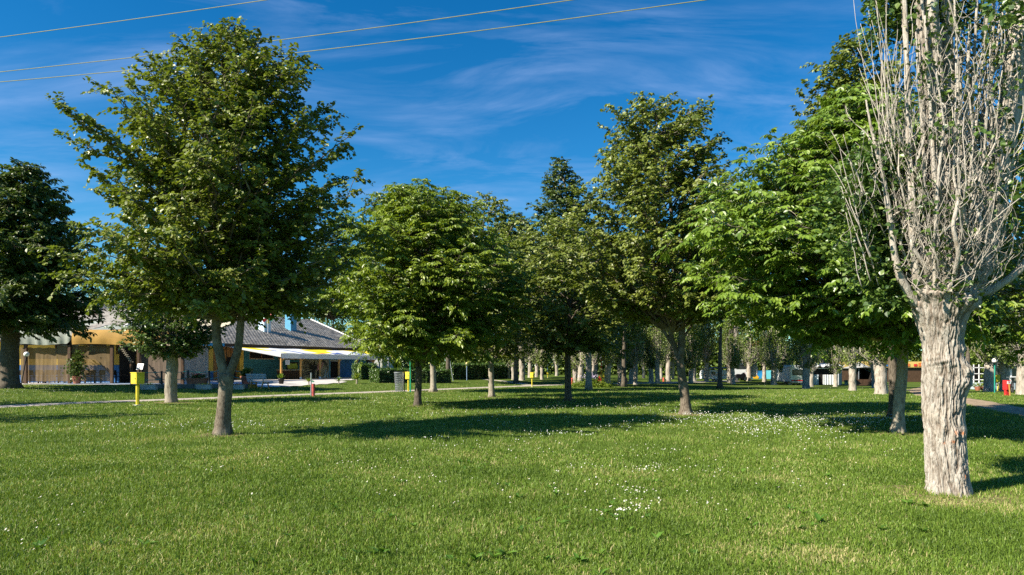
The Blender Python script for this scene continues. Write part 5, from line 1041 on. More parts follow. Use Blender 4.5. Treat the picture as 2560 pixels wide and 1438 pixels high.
def canopies():
    d = 46.0; x = lambda px: (px - 1280) / FX * d
    def canopy(name, lab, p0, p1, ztop, zbot, m, droop_r, posts, roofm, back, apex):
        t = thing(name, lab, 'canopy', (x(p0), d, 0), 0, 'canvas canopies over the restaurant terrace'); W_ = x(p1) - x(p0); n = 90
        s = np.linspace(0, 1, n); X = s * W_; fold = .05 * np.sin(s * 34) * (.4 + .6 * np.abs(vnoise(np.stack([s * 7, s * 0, s * 0], -1), 5))); rows = []
        for k in np.linspace(0, 1, 8):
            z = zbot + (ztop - zbot) * k + droop_r * np.clip((s - .9) / .1, 0, 1) ** 2 * (1 - k) + .04 * np.sin(s * 9) * (1 - k); rows.append(np.stack([X, -.05 - (1 - k) * (.12 + fold) - .10 * math.sin(k * math.pi), z], -1))
        b = MB(); b.grid(np.stack(rows, 1)); b.obj('valance', m, t, True)
        # pitched canvas roof behind
        b = MB(); rows = []
        for k in np.linspace(0, 1, 8): rows.append(np.stack([X, np.full(n, -.05 + back * k), ztop + apex * k - .12 * math.sin(k * math.pi) + .03 * np.sin(s * 20)], -1))
        b.grid(np.stack(rows, 1)); b.obj('canvas_roof', roofm, t, True)
        for px in posts: b = MB(); xx = x(px) - x(p0); b.box(xx - .09, xx + .09, .0, .16, .42, zbot + .4); b.obj('post', M_wood_d, t)
        b = MB(); b.box(0, W_, 0, .1, zbot - .02, zbot + .1); b.obj('rail', M_black, t)
        return t
    canopy('canvas_canopy', 'grey green canvas canopy with a drooping corner, next to the dark tree', 40, 181, 4.2, 3.12, M_canvas_g, .28, (62, 172), M_canvas_g, 4, .9)
    canopy('canvas_canopy', 'tan brown canvas canopy over the terrace entrance', 184, 462, 4.12, 3.12, M_canvas_t, 0, (278, 345, 455), M_canvas_g, 3.6, .5)
    t = thing('beige_awning_roof', 'high beige canvas roof sloping above the tan canopy', 'canopy', (x(262), 50.5, 0)); b = MB(); v = [(0, 0, 4.15), (6.4, 0, 4.15), (6.4, .08, 4.2), (0, .08, 4.2)]
    L_ = (425 - 262) / FX * 50.5; rows = [[(L_ * s, 5.0 * k, 4.15 + 1.65 * k * (1 - .35 * s)) for s in np.linspace(0, 1, 12)] for k in np.linspace(0, 1, 8)]; b.grid(np.array(rows)); o = b.obj('canvas', M_canvas_b, t, True)
    b = MB(); 
    for s in (0, 1): b.box(L_ * s - .05, L_ * s + .05, -.02, .05, .42, 4.12)
    b.obj('frame_legs', M_galv, t)
    # windbreaks
    def sheet(name, lab, p0, p1, m, z0=.62, z1=3.1, y=.0, cat='windbreak'):
        n = 60; s = np.linspace(0, 1, n); X = (x(p1) - x(p0)) * s; b = MB(); rows = []
        for k in (0, .5, 1): rows.append(np.stack([X, .05 * fbm(np.stack([s * 9, s * 0 + k * .7, s * 0 + p0], -1), 6, 3) + y, z0 + (z1 - z0) * k + 0 * s - (.06 * np.abs(np.sin(s * 12)) if k == 1 else 0)], -1))
        b.grid(np.stack(rows, 1)); o = b.obj(name, m, None, True, (x(p0), d + .25, 0)); tag(o, lab, cat, 'windbreak sheets closing the terrace'); return o
    sheet('windbreak', 'yellowish see-through windbreak sheet beside the dark tree trunk', 44, 136, M_net2, z1=2.95); sheet('windbreak', 'see-through brown windbreak sheet behind the potted plant', 137, 277, M_net2); sheet('windbreak', 'opaque brown windbreak sheet right of the terrace entrance', 346, 454, M_net, z0=.5)
canopies()

def chair_proto(m):
    t = thing('terrace_chair', '', 'chair', (0, 0, 0)); b = MB(); b.box(-.22, .22, -.22, .22, .43, .47); b.obj('seat', m, t)
    b = MB(); b.hexa([(x_, y_, z_) for z_, yo in ((.55, .20), (.9, .27)) for y_ in (yo, yo + .03) for x_ in (-.21, .21)]); b.obj('backrest', m, t)
    for sx in (-1, 1):
        for sy in (-1, 1): b = MB(); b.tube([(sx * .2, sy * .2, 0), (sx * .19, sy * .19, .43)] if sy < 0 else [(sx * .2, .22, 0), (sx * .19, .19, .43), (sx * .19, .21, .55)], .018, 6); b.obj('leg', m, t)
    return t
def table_proto(m):
    t = thing('terrace_table', '', 'table', (0, 0, 0)); b = MB(); b.box(-.6, .6, -.4, .4, .72, .75); b.obj('tabletop', m, t)
    for sx in (-1, 1):
        for sy in (-1, 1): b = MB(); b.box(sx * .54 - .03, sx * .54 + .03, sy * .34 - .03, sy * .34 + .03, 0, .717); b.obj('leg', m, t)
    return t
def furniture():
    g = lambda px, y: Vector(((px - 1280) / FX * y, y, float(gz((px - 1280) / FX * y, y)) + .042))
    c = chair_proto(M_dark); tb = table_proto(M_wood_d)
    tl = [(85, 47.3, 'dark terrace table nearest the black lamp post'), (135, 48.4, 'dark terrace table in the middle of the windbreak'), (225, 47.6, 'dark terrace table right of the potted plant'), (315, 48.8, 'dark table inside the terrace entrance')]
    for i, (px, y, lab) in enumerate(tl):
        o = tb if i == 0 else clone(tb, g(px, y), lab); o.location = g(px, y); o['label'] = lab; o['group'] = 'dark tables on the restaurant terrace'
    k = 0; nm = ('by the black lamp post', 'in the middle of the windbreak', 'right of the potted plant', 'inside the entrance')
    for i, (px, y, _) in enumerate(tl):
        for j, (dx, dy, rz, w) in enumerate(((-.35, -.62, math.pi, 'front left'), (.35, -.62, math.pi, 'front right'), (-.35, .62, 0, 'back left'), (.35, .62, 0, 'back right'))):
            p = g(px, y) + Vector((dx, dy, 0)); lab = 'dark chair at the %s of the table %s' % (w, nm[i]); o = c if k == 0 else clone(c, p, lab); o.location = p; o.rotation_euler = (0, 0, rz + .1 * math.sin(k * 3)); o['label'] = lab; o['group'] = 'dark chairs on the restaurant terrace'; k += 1
    # potted plant behind the windbreak, bamboo ladder rack, menu stand
    p = g(192, 45.6); t = thing('potted_plant', 'tall dark leafy plant in a brown pot outside the windbreak', 'plant', p); b = MB(); b.lathe([(.01, 0), (.2, 0), (.27, .45), (.29, .45), (.29, .5), (.24, .5), (.22, .42), (.01, .42)], k=14); b.obj('pot', M_terra, t)
    lv = MB(); q = rng.normal(0, 1, (900, 3)) * np.array([.26, .22, .38]) + np.array([0, 0, 1.05]); q2 = rng.normal(0, 1, (250, 3)) * np.array([.16, .14, .16]) + np.array([.15, 0, 1.85]); q = np.vstack([q, q2]); leaves(lv, q, rng.normal(0, 1, q.shape), rng.normal(0, .6, q.shape) + np.array([0, 0, 1]), rng.uniform(.08, .16, len(q))); lv.obj('foliage', M_leaf_dark, t)
    p = g(329, 45.4); t = thing('slatted_stand', 'leaning wooden post with a slanting row of pale slats at the terrace entrance', 'stand', p); b = MB(); b.tube([(0, 0, 0), (-.02, 0, 1.45)], .09, 8); b.obj('post', M_wood_d, t); b = MB()
    for i in range(9): b.bar((-.12 - i * .085, -.02, 1.42 + i * .12), (.10 - i * .085, .02, 1.46 + i * .12), .03, .045)
    b.bar((0, .03, 1.35), (-.80, .03, 2.55), .05); b.obj('slats', mat('pale_slats', (.34, .29, .22), .8), t)
    p = g(348, 45.2); t = thing('menu_stand', 'small tilted menu board on a thin black stand by the entrance', 'stand', p); b = MB(); b.tube([(0, 0, 0), (0, 0, 1.0)], .02, 6); b.obj('pole', M_black, t); b = MB(); b.hexa([(x_, y_, z_) for z_, yo in ((.95, 0), (1.35, .18)) for y_ in (yo, yo + .03) for x_ in (-.2, .2)]); b.obj('board', M_galv, t)
furniture()

def rope_fence():
    G = 'dark posts of the green rope fence'; zt = .9; posts = [(329, 966), (404, 966), (470, 962), (523, 963), (545, 958), (583, 958), (630, 961)]; tops = []
    for i, (px, py) in enumerate(posts):
        p = at(px, py); b = MB(); b.tube([(0, 0, -.1), (0, 0, .98)], .06, 8); o = b.obj('rope_post', mat('post_paint', (.03, .035, .035), .7) if px != 545 else mat('pale_post', (.4, .3, .24), .7), None, False, p)
        tag(o, ['dark rope post left of the yellow box', 'dark blue-footed rope post just left of the ridged poplar trunk', 'dark rope post left of the terracotta trough', 'dark rope post at the right end of the terracotta trough', 'pale slim rope post left of the forked lime trunk', 'rope post seen right of the forked lime trunk', 'dark rope post beside the bench'][i], 'post', G); tops.append(p)
    for z, lab in ((.92, 'upper green rope strung between the dark posts'), (.45, 'lower green rope strung between the dark posts')):
        b = MB()
        for a, c in zip(tops, tops[1:]): a2 = np.array([a.x, a.y, a.z + z]); c2 = np.array([c.x, c.y, c.z + z]); m2 = (a2 + c2) / 2 - np.array([0, 0, .12]); b.tube(bez(a2, m2, c2, 8), .022, 6)
        tag(b.obj('rope', M_rope), lab, 'rope')
rope_fence()
def planters():
    # low wall of blocks along the terrace edge
    p0, p1 = at(360, 972), at(640, 971); n = 12; u = (p1 - p0) / n
    t = thing('block_kerb', 'low kerb of dark blocks with a yellowish end along the terrace edge', 'kerb', p0); 
    for i in range(n):
        b = MB(); a = u * i; b.bar(a + Vector((0, 0, .12)) + u * .02, a + u * .98 + Vector((0, 0, .12)), .28, .30 + .015 * (i % 2)); o = b.obj('block', M_concrete_d if i < n - 1 else mat('ochre_block', (.34, .24, .05), .8), t)
    for (px, py, lab, fl) in ((372, 975, 'white trough of yellow flowers beside the yellow box', M_yel), (510, 974, 'white trough between the ridged poplar and the forked lime', M_yel), (592, 974, 'white trough of orange and white flowers right of the forked lime', mat('orange_petals', (.8, .3, .05), .6))):
        p = at(px, py); t = thing('flower_trough', lab, 'planter', p, 0, 'white flower troughs on the kerb'); b = MB(); b.box(-.45, .45, -.14, .14, 0, .03); b.box(-.45, .45, -.14, -.11, .03, .30); b.box(-.45, .45, .11, .14, .03, .30); b.box(-.45, -.42, -.11, .11, .03, .30); b.box(.42, .45, -.11, .11, .03, .30); b.box(-.42, .42, -.11, .11, .2, .26, mat=1); b.obj('trough', [M_concrete, M_dark], t)
        b = MB(); q = rng.normal(0, 1, (60, 3)) * np.array([.2, .05, .03]) + np.array([0, 0, .33]); leaves(b, q, rng.normal(0, 1, q.shape), rng.normal(0, .4, q.shape) + np.array([0, 0, 1]), rng.uniform(.05, .08, 60)); tag(b.obj('flowers', fl, t), kind='stuff')
    p = at(493, 966); t = thing('terracotta_trough', 'big terracotta trough with dark red geraniums', 'planter', p); b = MB(); v = [(x_ * s, y_ * s, z_) for z_, s in ((0, .85), (.48, 1)) for y_ in (-.25, .25) for x_ in (-.62, .62)]; b.hexa(v); b.box(-.66, .66, -.28, .28, .483, .54); b.obj('trough', M_terra, t)
    b = MB(); q = rng.normal(0, 1, (500, 3)) * np.array([.3, .12, .07]) + np.array([0, 0, .64]); leaves(b, q, rng.normal(0, 1, q.shape), rng.normal(0, .5, q.shape) + np.array([0, 0, 1]), rng.uniform(.06, .1, 500)); b.obj('foliage', M_leaf_dark, t); b = MB(); q = rng.normal(0, 1, (70, 3)) * np.array([.3, .12, .03]) + np.array([0, 0, .78]); leaves(b, q, rng.normal(0, 1, q.shape), rng.normal(0, .5, q.shape) + np.array([0, 0, 1]), rng.uniform(.05, .08, 70)); b.obj('flowers', M_red, t)['kind'] = 'stuff'
    def pot(px, py, s, lab, m, rosette=True):
        p = at(px, py); t = thing('flower_pot', lab, 'plant pot', p); b = MB(); b.lathe([(.01, 0), (.17 * s, 0), (.25 * s, .4 * s), (.29 * s, .4 * s), (.29 * s, .5 * s), (.24 * s, .5 * s), (.22 * s, .44 * s), (.01, .44 * s)], k=18); b.obj('pot', m, t, True)
        b = MB(); n = 46; a = rng.random(n) * 6.28; e = rng.uniform(.6, 1.5, n); L_ = rng.uniform(.3, .55, n) * s; pp = np.tile([0, 0, .46 * s], (n, 1)); leaves(b, pp, np.stack([np.cos(a) * np.cos(e), np.sin(a) * np.cos(e), np.sin(e)], -1), rng.normal(0, 1, (n, 3)), L_, 'long'); b.obj('foliage', M_leaf_dark if rosette else M_leaf_wal, t)
    pot(615, 965, 1.35, 'terracotta pot with a spiky green plant left of the bench', M_terra); pot(703, 961, .85, 'small black pot at the foot of the first awning post', M_black, False)
planters()
def bench():
    p = at(648, 973); t = thing('park_bench', 'light grey slatted bench with ochre frame seen from behind by the path', 'bench', p, R(-24)); W_ = 1.7; ms = mat('bench_slats', (.38, .42, .48), .6, .06)
    b = MB()
    for i in range(5): y = -.18 - i * .03; z = .50 + i * .105; b.box(-W_ / 2, W_ / 2, y - .02, y, z, z + .075)
    b.obj('backrest', ms, t); b = MB()
    for i in range(5): b.box(-W_ / 2, W_ / 2, -.12 + i * .10, -.05 + i * .10, .44, .47)
    b.obj('seat', ms, t)
    for sx in (-.5, .5):
        b = MB(); b.bar((sx, -.38, 0), (sx, -.16, .45), .05, .07); b.bar((sx, -.135, .44), (sx, -.29, 1.06), .05, .07); b.obj('rear_leg', M_post, t); b = MB(); b.bar((sx, .34, 0), (sx, .22, .43), .05, .07); b.obj('front_leg', M_post, t); b = MB(); b.bar((sx, -.2, .41), (sx, .36, .41), .05, .05); b.obj('seat_rail', M_post, t)
bench()
def palms():
    for i, (px, py, s, lab, m) in enumerate(((847, 961, .6, 'small yellowing rosette plant in the strip before the awning', M_leaf_wal), (892, 960, .95, 'young palm with a short stem in front of the fifth awning post', M_leaf_wal2), (935, 955, .9, 'young palm in front of the last awning post', M_leaf_wal2), (984, 954, .85, 'young palm between the hedge and the wire bin', M_leaf_wal2), (772, 963, .6, 'tuft of reedy plants at the corner of the grass strip', M_leaf_wal2))):
        p = at(px, py); t = thing('young_palm', lab, 'plant', p, 0, 'young palms in the strip before the awning'); b = MB(); b.tube([(0, 0, -.02), (0, 0, .4 * s)], [.09 * s, .07 * s], 8); b.obj('stem', M_bark_wal, t); b = MB(); n = 34; rg = np.random.default_rng(i)
        for k in range(n):
            a = rg.random() * 6.28; e = rg.uniform(.2, 1.4); L_ = rg.uniform(.5, .8) * s; d_ = np.array([math.cos(a) * math.cos(e), math.sin(a) * math.cos(e), math.sin(e)]); sd = np.array([-math.sin(a), math.cos(a), 0]); c0 = np.array([0, 0, .4 * s]); rows = []
            for f, w in ((0, .012), (.35, .05), (.7, .045), (1, .004)): c = c0 + d_ * L_ * f - np.array([0, 0, .25 * L_ * f * f]); rows.append([c - sd * w * s * 1.3, c + np.array([0, 0, .012]), c + sd * w * s * 1.3])
            b.grid(np.array(rows), rnd=rg.random())
        b.obj('fronds', m, t)
palms()

# ------------------------------------------------------------------ meter boxes, lamps, posts
def meter_box(px, py, box_top, box_bot, wpx, lab, rz, first=[None]):
    g = at(px, py); k = g.y / FX; zb = (py - box_bot) * k; zt = (py - box_top) * k; w = wpx * k / 1.25
    t = thing('meter_box', lab, 'utility box', g, rz, 'yellow utility boxes on posts'); h = zt - zb
    b = MB(); b.box(-w * .5, w * .5, -w * .38, w * .38, zb, zt); bo = b.obj('box', M_yel, t); md = bo.modifiers.new('b', 'BEVEL'); md.width = .012; md.segments = 2
    b = MB(); b.box(-w * .54, w * .54, -w * .42, w * .42, zt + .003, zt + .03); b.obj('lid', M_yel, t); b = MB(); b.box(-w * .40, w * .40, -w * .38 - .016, -w * .38 - .003, zb + h * .1, zt - h * .1); dr = b.obj('door', M_yel, t)
    b = MB(); b.box(w * .28, w * .34, -w * .38 - .035, -w * .38 - .018, zb + h * .45, zb + h * .55); b.obj('latch', M_black, dr)
    b = MB(); b.tube([(0, 0, -.02), (0, 0, zb)], w * .16, 6); b.obj('post', M_yel, t); b = MB(); b.box(-w * .36, w * .36, -w * .3, w * .3, -.05, .035); b.obj('foot', M_concrete, t)
meter_box(344, 1014, 933, 960, 33, 'nearest yellow box on a post, by the path left of the ridged poplar', R(-32))
meter_box(1021, 980, 931, 948, 16, 'yellow box on a post beside the wire bin and green pole', R(-30)); meter_box(1330, 968, 932, 945, 11, 'yellow box on a post alone on the lawn right of the hedge', R(-15))
meter_box(1281, 946, 930, 937, 4.5, 'tiny far yellow box at the end of the hedge', 0); meter_box(1369, 945, 931, 936, 5, 'far yellow box under the blue globe lamp', 0)
meter_box(1508, 962, 933, 944, 7, 'yellow box right beside the red globe lamp', R(-10)); meter_box(1620, 958, 934, 941, 6, 'far yellow box between the middle and far red bollards', 0)
meter_box(2307, 956, 937, 945, 6, 'far yellow box just left of the big poplar trunk', 0); meter_box(2431, 973, 939, 954, 10, 'yellow box immediately right of the big poplar trunk', R(10)); meter_box(2495, 979, 938, 956, 10, 'yellow box behind the green lamp post', 0)

def lamp(px, py, gy, rpx, mpole, lab, lean=0.0, shade=False, rim=False, globe=None):
    g = at(px, py); k = g.y / FX; zc = (py - gy) * k; r = rpx * k; t = thing('globe_lamp', lab, 'lamp', g, 0, 'park lamps with opal globes'); pr = max(.035, .8 * k)
    b = MB(); b.tube([(-lean, 0, -.02), (0, 0, zc - r * .9)], pr, 10); b.obj('pole', mpole, t); b = MB(); b.ball((0, 0, zc), r, 20, 12); b.obj('globe', globe or M_globe, t, True)
    b = MB(); b.lathe([(pr, zc - r * 1.25), (r * .6, zc - r * 1.05), (r * .62, zc - r * .8), (.01, zc - r * .8)], k=16); b.obj('collar', mpole, t)
    if rim: b = MB(); b.lathe([(r * .9, zc - r * .55), (r * 1.5, zc - r * .85), (r * 1.5, zc - r * .93), (r * .6, zc - r * .9)], k=24); b.obj('rim', M_black, t)
lamp(66, 962, 886, 6.3, M_black, 'black lamp post with white globe between the dark tree and the windbreak', .35)
lamp(1503, 962, 897, 4.2, M_red, 'red lamp post with a white globe at the edge of the poplar grove'); lamp(1369, 944, 914, 2.6, mat('steel_blue_paint', (.20, .36, .52), .5), 'far thin blue lamp post with a yellowish globe', globe=mat('ochre_globe', (.75, .58, .28), .3))
lamp(1167, 951, 909, 3.1, mat('steel_blue_paint2', (.25, .36, .55), .5), 'lamp with a yellowish globe standing behind the far hedge', globe=mat('ochre_globe2', (.80, .66, .30), .3)); lamp(2487, 983, 902, 6.2, mat('sea_green_paint', (.02, .30, .22), .5), 'green lamp post with a white rimmed globe right of the big poplar', rim=True)
def small_posts():
    g = at(781, 991); t = thing('water_post', 'red and grey standpipe post on the lawn edge by the path', 'standpipe', g); b = MB(); b.tube([(-.07, 0, -.02), (-.07, 0, 1.28)], .035, 8); b.obj('pipe', M_galv, t); b = MB(); b.tube([(.05, 0, -.02), (.05, 0, .68)], .085, 12); b.obj('cylinder', mat('faded_red', (.50, .10, .09), .6, .2), t); b = MB(); b.tube([(-.07, 0, .8), (.10, 0, .8)], .025, 6); b.tube([(.0, -.1, .86), (.0, .1, .86)], .012, 6); b.obj('tap', M_green, t)
    for px, py, h, lab in ((1430, 964, 19, 'red bollard just right of the straight dark trunk'), (1566, 959, 14, 'red bollard between two stout pale poplars'), (1659, 954, 10, 'farthest red bollard in the grove')):
        g = at(px, py); k = g.y / FX; t = thing('red_bollard', lab, 'bollard', g, 0, 'red bollards in the grove'); b = MB(); H_ = h * k; b.lathe([(.01, 0), (.11, 0), (.10, H_ * .92), (.06, H_), (.01, H_)], k=14); b.obj('post', mat('red_orange_paint', (.62, .12, .07), .5, .12), t); b = MB(); b.tube([(-.02, -.16, H_ * .78), (-.02, .12, H_ * .78)], .03, 8); b.obj('tap', M_galv, t)
    g = at(1500, 962); t = thing('red_bin', 'pointed red box leaning against the red lamp post', 'box', g + Vector((-.12, -.3, 0))); b = MB(); b.prism([(-.16, 0), (.18, 0), (.20, .4), (.03, .85), (-.10, .5)], -.10, .10); b.obj('casing', M_red, t)
    g = at(1026, 981); t = thing('green_pole', 'tall thin green pole beside the yellow box and wire bin', 'pole', g); b = MB(); b.tube([(0, 0, -.05), (0, 0, 77 * g.y / FX)], .045, 8); b.obj('shaft', M_green, t)
    g = at(1126, 953); b = MB(); t = thing('metal_frame', 'leaning thin grey metal strut by the gap in the hedges', 'frame', g); b.tube([(.25, 0, 0), (-.05, 0, 1.9)], .04, 6); b.obj('strut', M_galv, t)
    # wire bin
    g = at(998, 980); t = thing('wire_bin', 'grey wire mesh litter bin next to the yellow box', 'litter bin', g); h = .88 * 1.4; b = MB(); r0, r1 = .24, .31
    for i in range(28): a = i * 2 * math.pi / 28; b.tube([(r0 * math.cos(a), r0 * math.sin(a), .05), (r1 * math.cos(a), r1 * math.sin(a), h)], .009, 4, cap=False)
    for f in np.linspace(0, 1, 9): r = r0 + (r1 - r0) * f; z = .05 + (h - .05) * f; b.tube([(r * math.cos(a), r * math.sin(a), z) for a in np.linspace(0, 2 * math.pi, 25)], .008, 4, cap=False)
    b.obj('mesh_basket', M_galv, t); b = MB(); b.lathe([(r1, h), (r1 + .03, h + .01), (r1 + .03, h + .05), (r1 - .01, h + .05), (r1 - .01, h)], k=24); b.obj('rim', M_galv, t); b = MB(); b.tube([(.34, 0, -.02), (.30, 0, h + .04)], .035, 6); b.obj('post', M_black, t)
    # red fire box
    g = at(2517, 990); k = g.y / FX; t = thing('fire_box', 'red extinguisher box with a white panel on a red post at the right', 'fire box', g, R(8)); w = 12 * k / 2; zb, zt = 15 * k, 39 * k
    b = MB(); b.box(-w, w, -.14, .14, zb, zt); bo = b.obj('cabinet', M_red, t); md = bo.modifiers.new('b', 'BEVEL'); md.width = .015; b = MB(); b.box(-w * .85, w * .85, -.155, -.143, zb + (zt - zb) * .62, zt - .04); pn = b.obj('white_panel', M_white, t)
    b = MB(); b.box(-w * .25, w * .25, -.162, -.156, zb + (zt - zb) * .74, zb + (zt - zb) * .86); b.box(-w * .6, w * .6, -.162, -.156, zb + (zt - zb) * .92, zb + (zt - zb) * .94); b.obj('emblem', M_red, pn)
    b = MB(); b.box(-.10, .10, -.07, .07, -.02, zb); b.obj('post', M_red, t); b = MB(); b.bar((.02, -.2, 0), (-.04, -.19, zb + .35), .06, .04); b.obj('stick', M_post, t)
small_posts()

# ------------------------------------------------------------------ cables
def cables():
    mc = mat('cable_sheath', (.26, .26, .10), .6, .1)
    for lab, z, pts in (('highest cable, crossing only the top left corner of the sky', 11.5, [(0, 93), (330, 49), (665, 0)]), ('middle cable crossing the sky behind the big lime', 10.6, [(0, 180), (425, 134), (660, 105), (1000, 62), (1430, 0)]),
                        ('lowest cable crossing the sky behind the big lime', 10.2, [(0, 205), (430, 167), (700, 137), (1150, 85), (1770, -1)])):
        q = [np.array([(px - 1280) / FX * d, d, z]) for px, py in pts for d in ((z - EYE) * FX / (HZ - py),)]
        a = q[0] + (q[0] - q[1]) * 1.6; c = q[-1] + (q[-1] - q[-2]) * 4; q = [a] + q + [c]; Q = np.array(q); s = np.r_[0, np.cumsum(np.linalg.norm(np.diff(Q, axis=0), axis=1))]; t = np.linspace(0, s[-1], 60); V = np.stack([np.interp(t, s, Q[:, i]) for i in range(3)], -1)
        for _ in range(12): V[1:-1] = (V[:-2] + 2 * V[1:-1] + V[2:]) / 4
        b = MB(); b.tube(V, .011, 6); tag(b.obj('overhead_cable', mc), lab, 'cable', 'overhead cables')
cables()

# ------------------------------------------------------------------ camping at the back
def wheel(b, c, r, w): 
    th = np.linspace(0, 2 * math.pi, 21); b.tube([(c[0] + r * .8 * math.cos(a), c[1], c[2] + r * .8 * math.sin(a)) for a in th], r * .22, 8, cap=False, mat=0)
    b.prism([(c[0] + r * .66 * math.cos(a), c[2] + r * .66 * math.sin(a)) for a in th[:-1]], c[1] - .05, c[1] + .05, mat=1)
def caravan(lab, loc, rz, L_, stripe, col, s=1.0, awn=False):
    t = thing('caravan', lab, 'caravan', loc, rz); t.scale = (s, s, s); H0, H1 = .45, 2.35; pr = [(0, H0), (.05, H0 + .5), (-.06, 1.3), (.12, 2.1), (.4, H1), (L_ - .45, H1), (L_ - .1, 2.15), (L_, 1.4), (L_ - .12, H0 + .25), (L_ - .3, H0)]
    m = mat('caravan_body', col, .35, .04, 1.5, spec=.5); b = MB(); b.prism(pr, 0, 2.0); bo = b.obj('body', m, t); md = bo.modifiers.new('b', 'BEVEL'); md.width = .06; md.segments = 3
    if stripe: b = MB(); b.box(.02, L_ - .12, -.014, -.003, 1.22, 1.36); b.obj('stripe', mat('orange_stripe', (.65, .16, .03), .5), t)
    for a, c in ((.55, 1.35), (1.9, 2.7)) if L_ > 3.5 else ((.6, 2.0),):
        b = MB(); b.box(a, c, -.03, -.003, 1.45, 1.98); w = b.obj('window', M_black, t); b = MB(); b.box(a + .04, c - .04, -.045, -.032, 1.49, 1.94); b.obj('pane', M_glass, w)
    b = MB(); b.box(1.35 if L_ > 3.5 else 2.2, 1.85 if L_ > 3.5 else 2.7, -.02, -.003, .6, 2.05); dr = b.obj('door', mat('caravan_door', tuple(c * .9 for c in col), .4), t); b = MB(); b.box(1.78, 1.82, -.05, -.022, 1.2, 1.3); b.obj('handle', M_black, dr)
    for y in (.12, 1.88): b = MB(); wheel(b, (L_ * .55, y, .32), .32, .18); b.obj('wheel', [M_black, M_galv], t)
    b = MB(); b.bar((-1.1, 1.0, .5), (.1, .4, .5), .06); b.bar((-1.1, 1.0, .5), (.1, 1.6, .5), .06); b.tube([(-1.05, 1.0, 0), (-1.05, 1.0, .5)], .035, 8); b.obj('drawbar', M_galv, t)
    if awn: b = MB(); b.grid(np.array([[(x_, y_, 2.75 - .12 * abs(y_ - 1) + (.16 if (x_ > 2) else 0) - .05 * math.sin(x_ * 2)) for y_ in (-.5, 0, 1, 2, 2.4)] for x_ in np.linspace(.2, L_ + .1, 14)])); o = b.obj('tarpaulin', mat('grey_tarpaulin', (.17, .18, .18), .7), t, True); md = o.modifiers.new('s', 'SOLIDIFY'); md.thickness = .02
    return t
